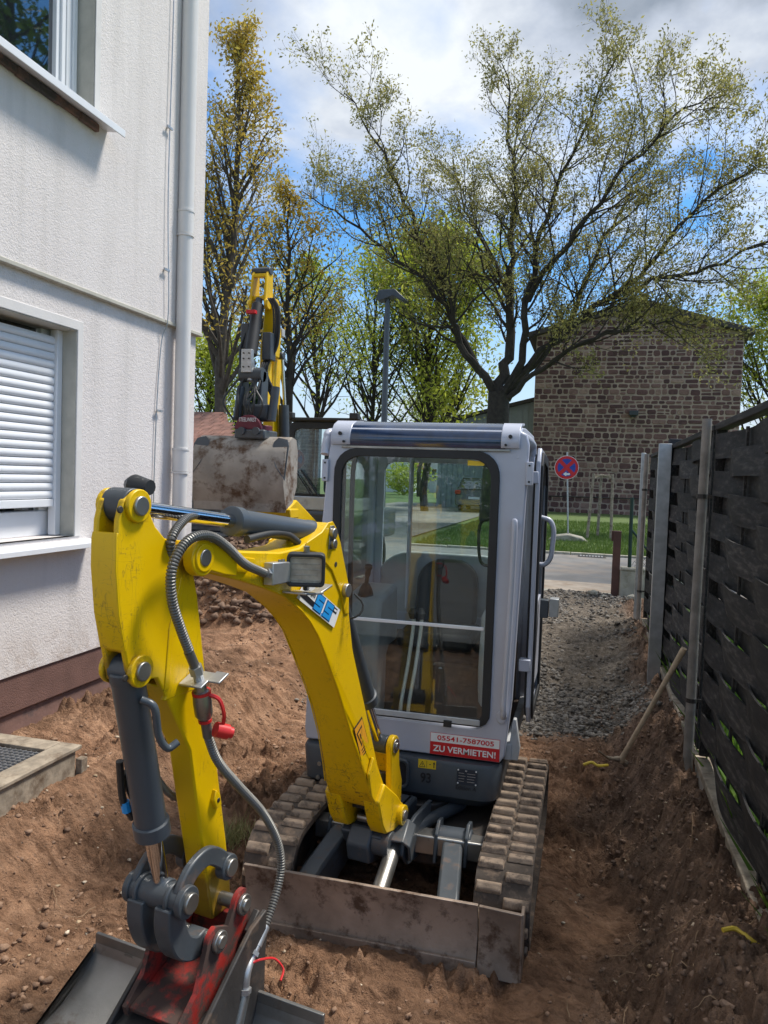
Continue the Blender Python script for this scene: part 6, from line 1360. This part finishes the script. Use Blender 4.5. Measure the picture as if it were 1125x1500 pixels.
for pts, r in limbs:
    P = catmull([bt(p_[0] if p_[0] < -1 else -1+(p_[0]+1)*.88, p_[1], p_[2] if p_[2] < 5 else 5+(p_[2]-5)*.83) for p_ in pts], 4); P = [P[0]]+[p_+rv(.06) for p_ in P[1:]]; T.path(P, r*.88, .016, 8)
    L_ = sum((P[i+1]-P[i]).length for i in range(len(P)-1)); nb = int(L_*2.7)
    for i in range(nb):
        t = .22+.78*(i+rng.random())/nb; j = min(int(t*(len(P)-1)), len(P)-2); pos = P[j]; dl = (P[j+1]-P[j]).normalized()
        side = dl.cross(rv()).normalized(); a = R(rng.uniform(28, 60)); nd = dl*math.cos(a)+side*math.sin(a)+Vector((0, 0, .12))
        T.grow(pos, nd, rng.uniform(1.3, 3.3)*(1.12-.45*t), r*(1-t)*.26+.013, 1, 3, prm)
T.finish('spreading_tree', 'large dark spreading tree with thin olive spring leaves in front of the stone building', tuple(B0), 'bark', 'leaf_olive', .056)
def leader(x, y, h, rb, spread, name, label, bark, leafm, lsz, fork=3.2, ph=None, nb=46, lf=4, ls=.16, up=.8, ang=(28, 50), taper=True, group=None):
    T = Tree(); z0 = .35; base = Vector((x, y, z0)); P = [base]; q = base.copy(); n = 12
    for i in range(n): q = q+Vector((rng.gauss(0, .07), rng.gauss(0, .07), h/n)); P.append(q.copy())
    T.path(P, rb, .03, 9); pr = dict(wob=.12, up=up, nc=(5, 4, 3), ang=(25, 50), lf=lf, ls=ls)
    for i in range(nb):
        t = (fork/h)+(1-fork/h)*((i+rng.random())/nb)**1.05; t = min(t, .995); j = min(int(t*n), n-1); pos = P[j].lerp(P[j+1], t*n-j)
        az = rng.uniform(0, 2*PI); a = R(rng.uniform(*ang)); tt = (t-fork/h)/(1-fork/h)
        ln = spread*(math.sin(PI*min(1, .25+tt*.75))**.7 if not taper else (1.05-tt)**.75)*rng.uniform(.75, 1.15)
        nd = Vector((math.cos(az)*math.sin(a), math.sin(az)*math.sin(a), math.cos(a)))
        T.grow(pos, nd, max(.5, ln), rb*(1-t)*.42+.015, 1, 3, pr)
    return T.finish(name, label, (x, y, z0), bark, leafm, lsz, group)
leader(-10.25, 20, 13.6, .22, 3.3, 'tall_tree', 'tall narrow tree with golden young leaves right beside the corner of the house', 'bark_grey', 'leaf_gold', .062, fork=3.6, nb=60, ang=(22, 40), lf=5)
leader(-9.9, 24, 10.6, .20, 3.6, 'golden_tree', 'golden leaved tree with a straight dark trunk rising behind the raised excavator arm', 'bark', 'leaf_gold', .075, fork=3.4, nb=38, lf=3)
leader(-10.5, 29, 9.6, .16, 4.0, 'green_tree', 'slender yellow green tree between the excavator arm and the lamp post', 'bark', 'leaf_green', .085, fork=2.8, nb=34, lf=3, ls=.2)
leader(-9.3, 33, 9.8, .16, 4.4, 'green_tree', 'yellow green tree directly behind the lamp post', 'bark', 'leaf_green', .09, fork=2.4, nb=38, lf=3, ls=.22, taper=False)
leader(-7.3, 35, 11.6, .20, 5.0, 'bushy_tree', 'dense bright yellow green tree right of the lamp post', 'bark', 'leaf_green', .11, fork=2.0, nb=70, lf=9, ls=.32, taper=False)
leader(-21.0, 40, 7.8, .22, 4.5, 'green_tree', 'light green tree above the garage roof by the downpipe', 'bark', 'leaf_green', .12, fork=1.6, nb=40, lf=6, ls=.35, taper=False)
leader(9.6, 46, 11.5, .22, 5.2, 'green_tree', 'tall light green tree at the right edge behind the stone building', 'bark', 'leaf_green', .12, fork=2.0, nb=56, lf=6, ls=.35, taper=False)
leader(-13.4, 62, 7, .25, 4, 'roadside_tree', 'bare trunked roadside tree seen through the cab, left one of the pair', 'bark', 'leaf_green', .1, fork=4.5, nb=22, lf=3, ls=.3)
leader(-11.0, 58, 7, .25, 4, 'roadside_tree', 'bare trunked roadside tree seen through the cab, right one of the pair', 'bark', 'leaf_green', .1, fork=4.5, nb=22, lf=3, ls=.3)
leader(8.5, 17.5, 17, .35, 4.0, 'added_mirror_tree', 'unseen tall tree added beyond the fence for the upper window to mirror', 'bark', 'leaf_fresh', .16, fork=2.0, nb=40, lf=4, ls=.4, taper=False)  # out of view, added to give the upper window a reflection
# conifer
T = Tree(); cb = Vector((-22.3, 48, .35)); T.path([cb, cb+Vector((0, 0, 7.4))], .2, .03, 8)
for i in range(150):
    t = i/150; z = .8+6.6*t; az = rng.uniform(0, 6.28); ln = 2.6*(1-t)+.15; P = [cb+Vector((0, 0, z)), cb+Vector((math.cos(az)*ln*.6, math.sin(az)*ln*.6, z-.05)), cb+Vector((math.cos(az)*ln, math.sin(az)*ln, z-.3*ln*.5))]
    T.tw.tube(P, [.03, .02, .01], 3, cap=False)
    for k in range(90): s_ = rng.random()**.7; T.leaf.append(P[0].lerp(P[2], s_)+rv(.16))
T.finish('conifer', 'dark green conifer beyond the garage roof left of the excavator arm', tuple(cb), 'bark', 'conifer', .16)
# hedges and shrubs seen under the crowns
def shrub(x, y, rx, rz, name, label, mat, n=2600, sz=.09):
    T = Tree()
    for i in range(7): T.g.tube([(x+rng.uniform(-.2, .2), y, .35), (x+rng.uniform(-rx, rx)*.7, y+rng.uniform(-.5, .5), .35+rz)], [.03, .01], 4, cap=False)
    for i in range(n):
        v = rv(); v.normalize(); r_ = rng.random()**.4*(1+.25*math.sin(v.x*7+v.z*5)); T.leaf.append(Vector((x+v.x*rx*r_, y+v.y*rx*.7*r_, .35+rz*.9+v.z*rz*r_)))
    t = T.finish(name, label, (x, y, .35), 'bark', mat, sz, cat='shrub'); return t
shrub(-15.6, 66, 2.4, 1.6, 'shrub', 'yellow green shrub in front of the far white house', 'leaf_green', sz=.14)
shrub(-19.5, 35, 4.0, 1.6, 'hedge', 'low green hedge behind the raised bucket', 'leaf_fresh', 5000, sz=.12)
shrub(13.0, 40, 3.2, 2.2, 'hedge', 'green bushes at the right beyond the stone building', 'leaf_green', 4500, sz=.12)

shrub(-1.0, -13.5, 7.5, 1.5, 'added_mirror_hedge', 'unseen dark hedge added behind the viewpoint for the glass to mirror', 'leaf_fresh', 9000, sz=.14)  # unseen hedge, added so the windscreen mirrors something dark
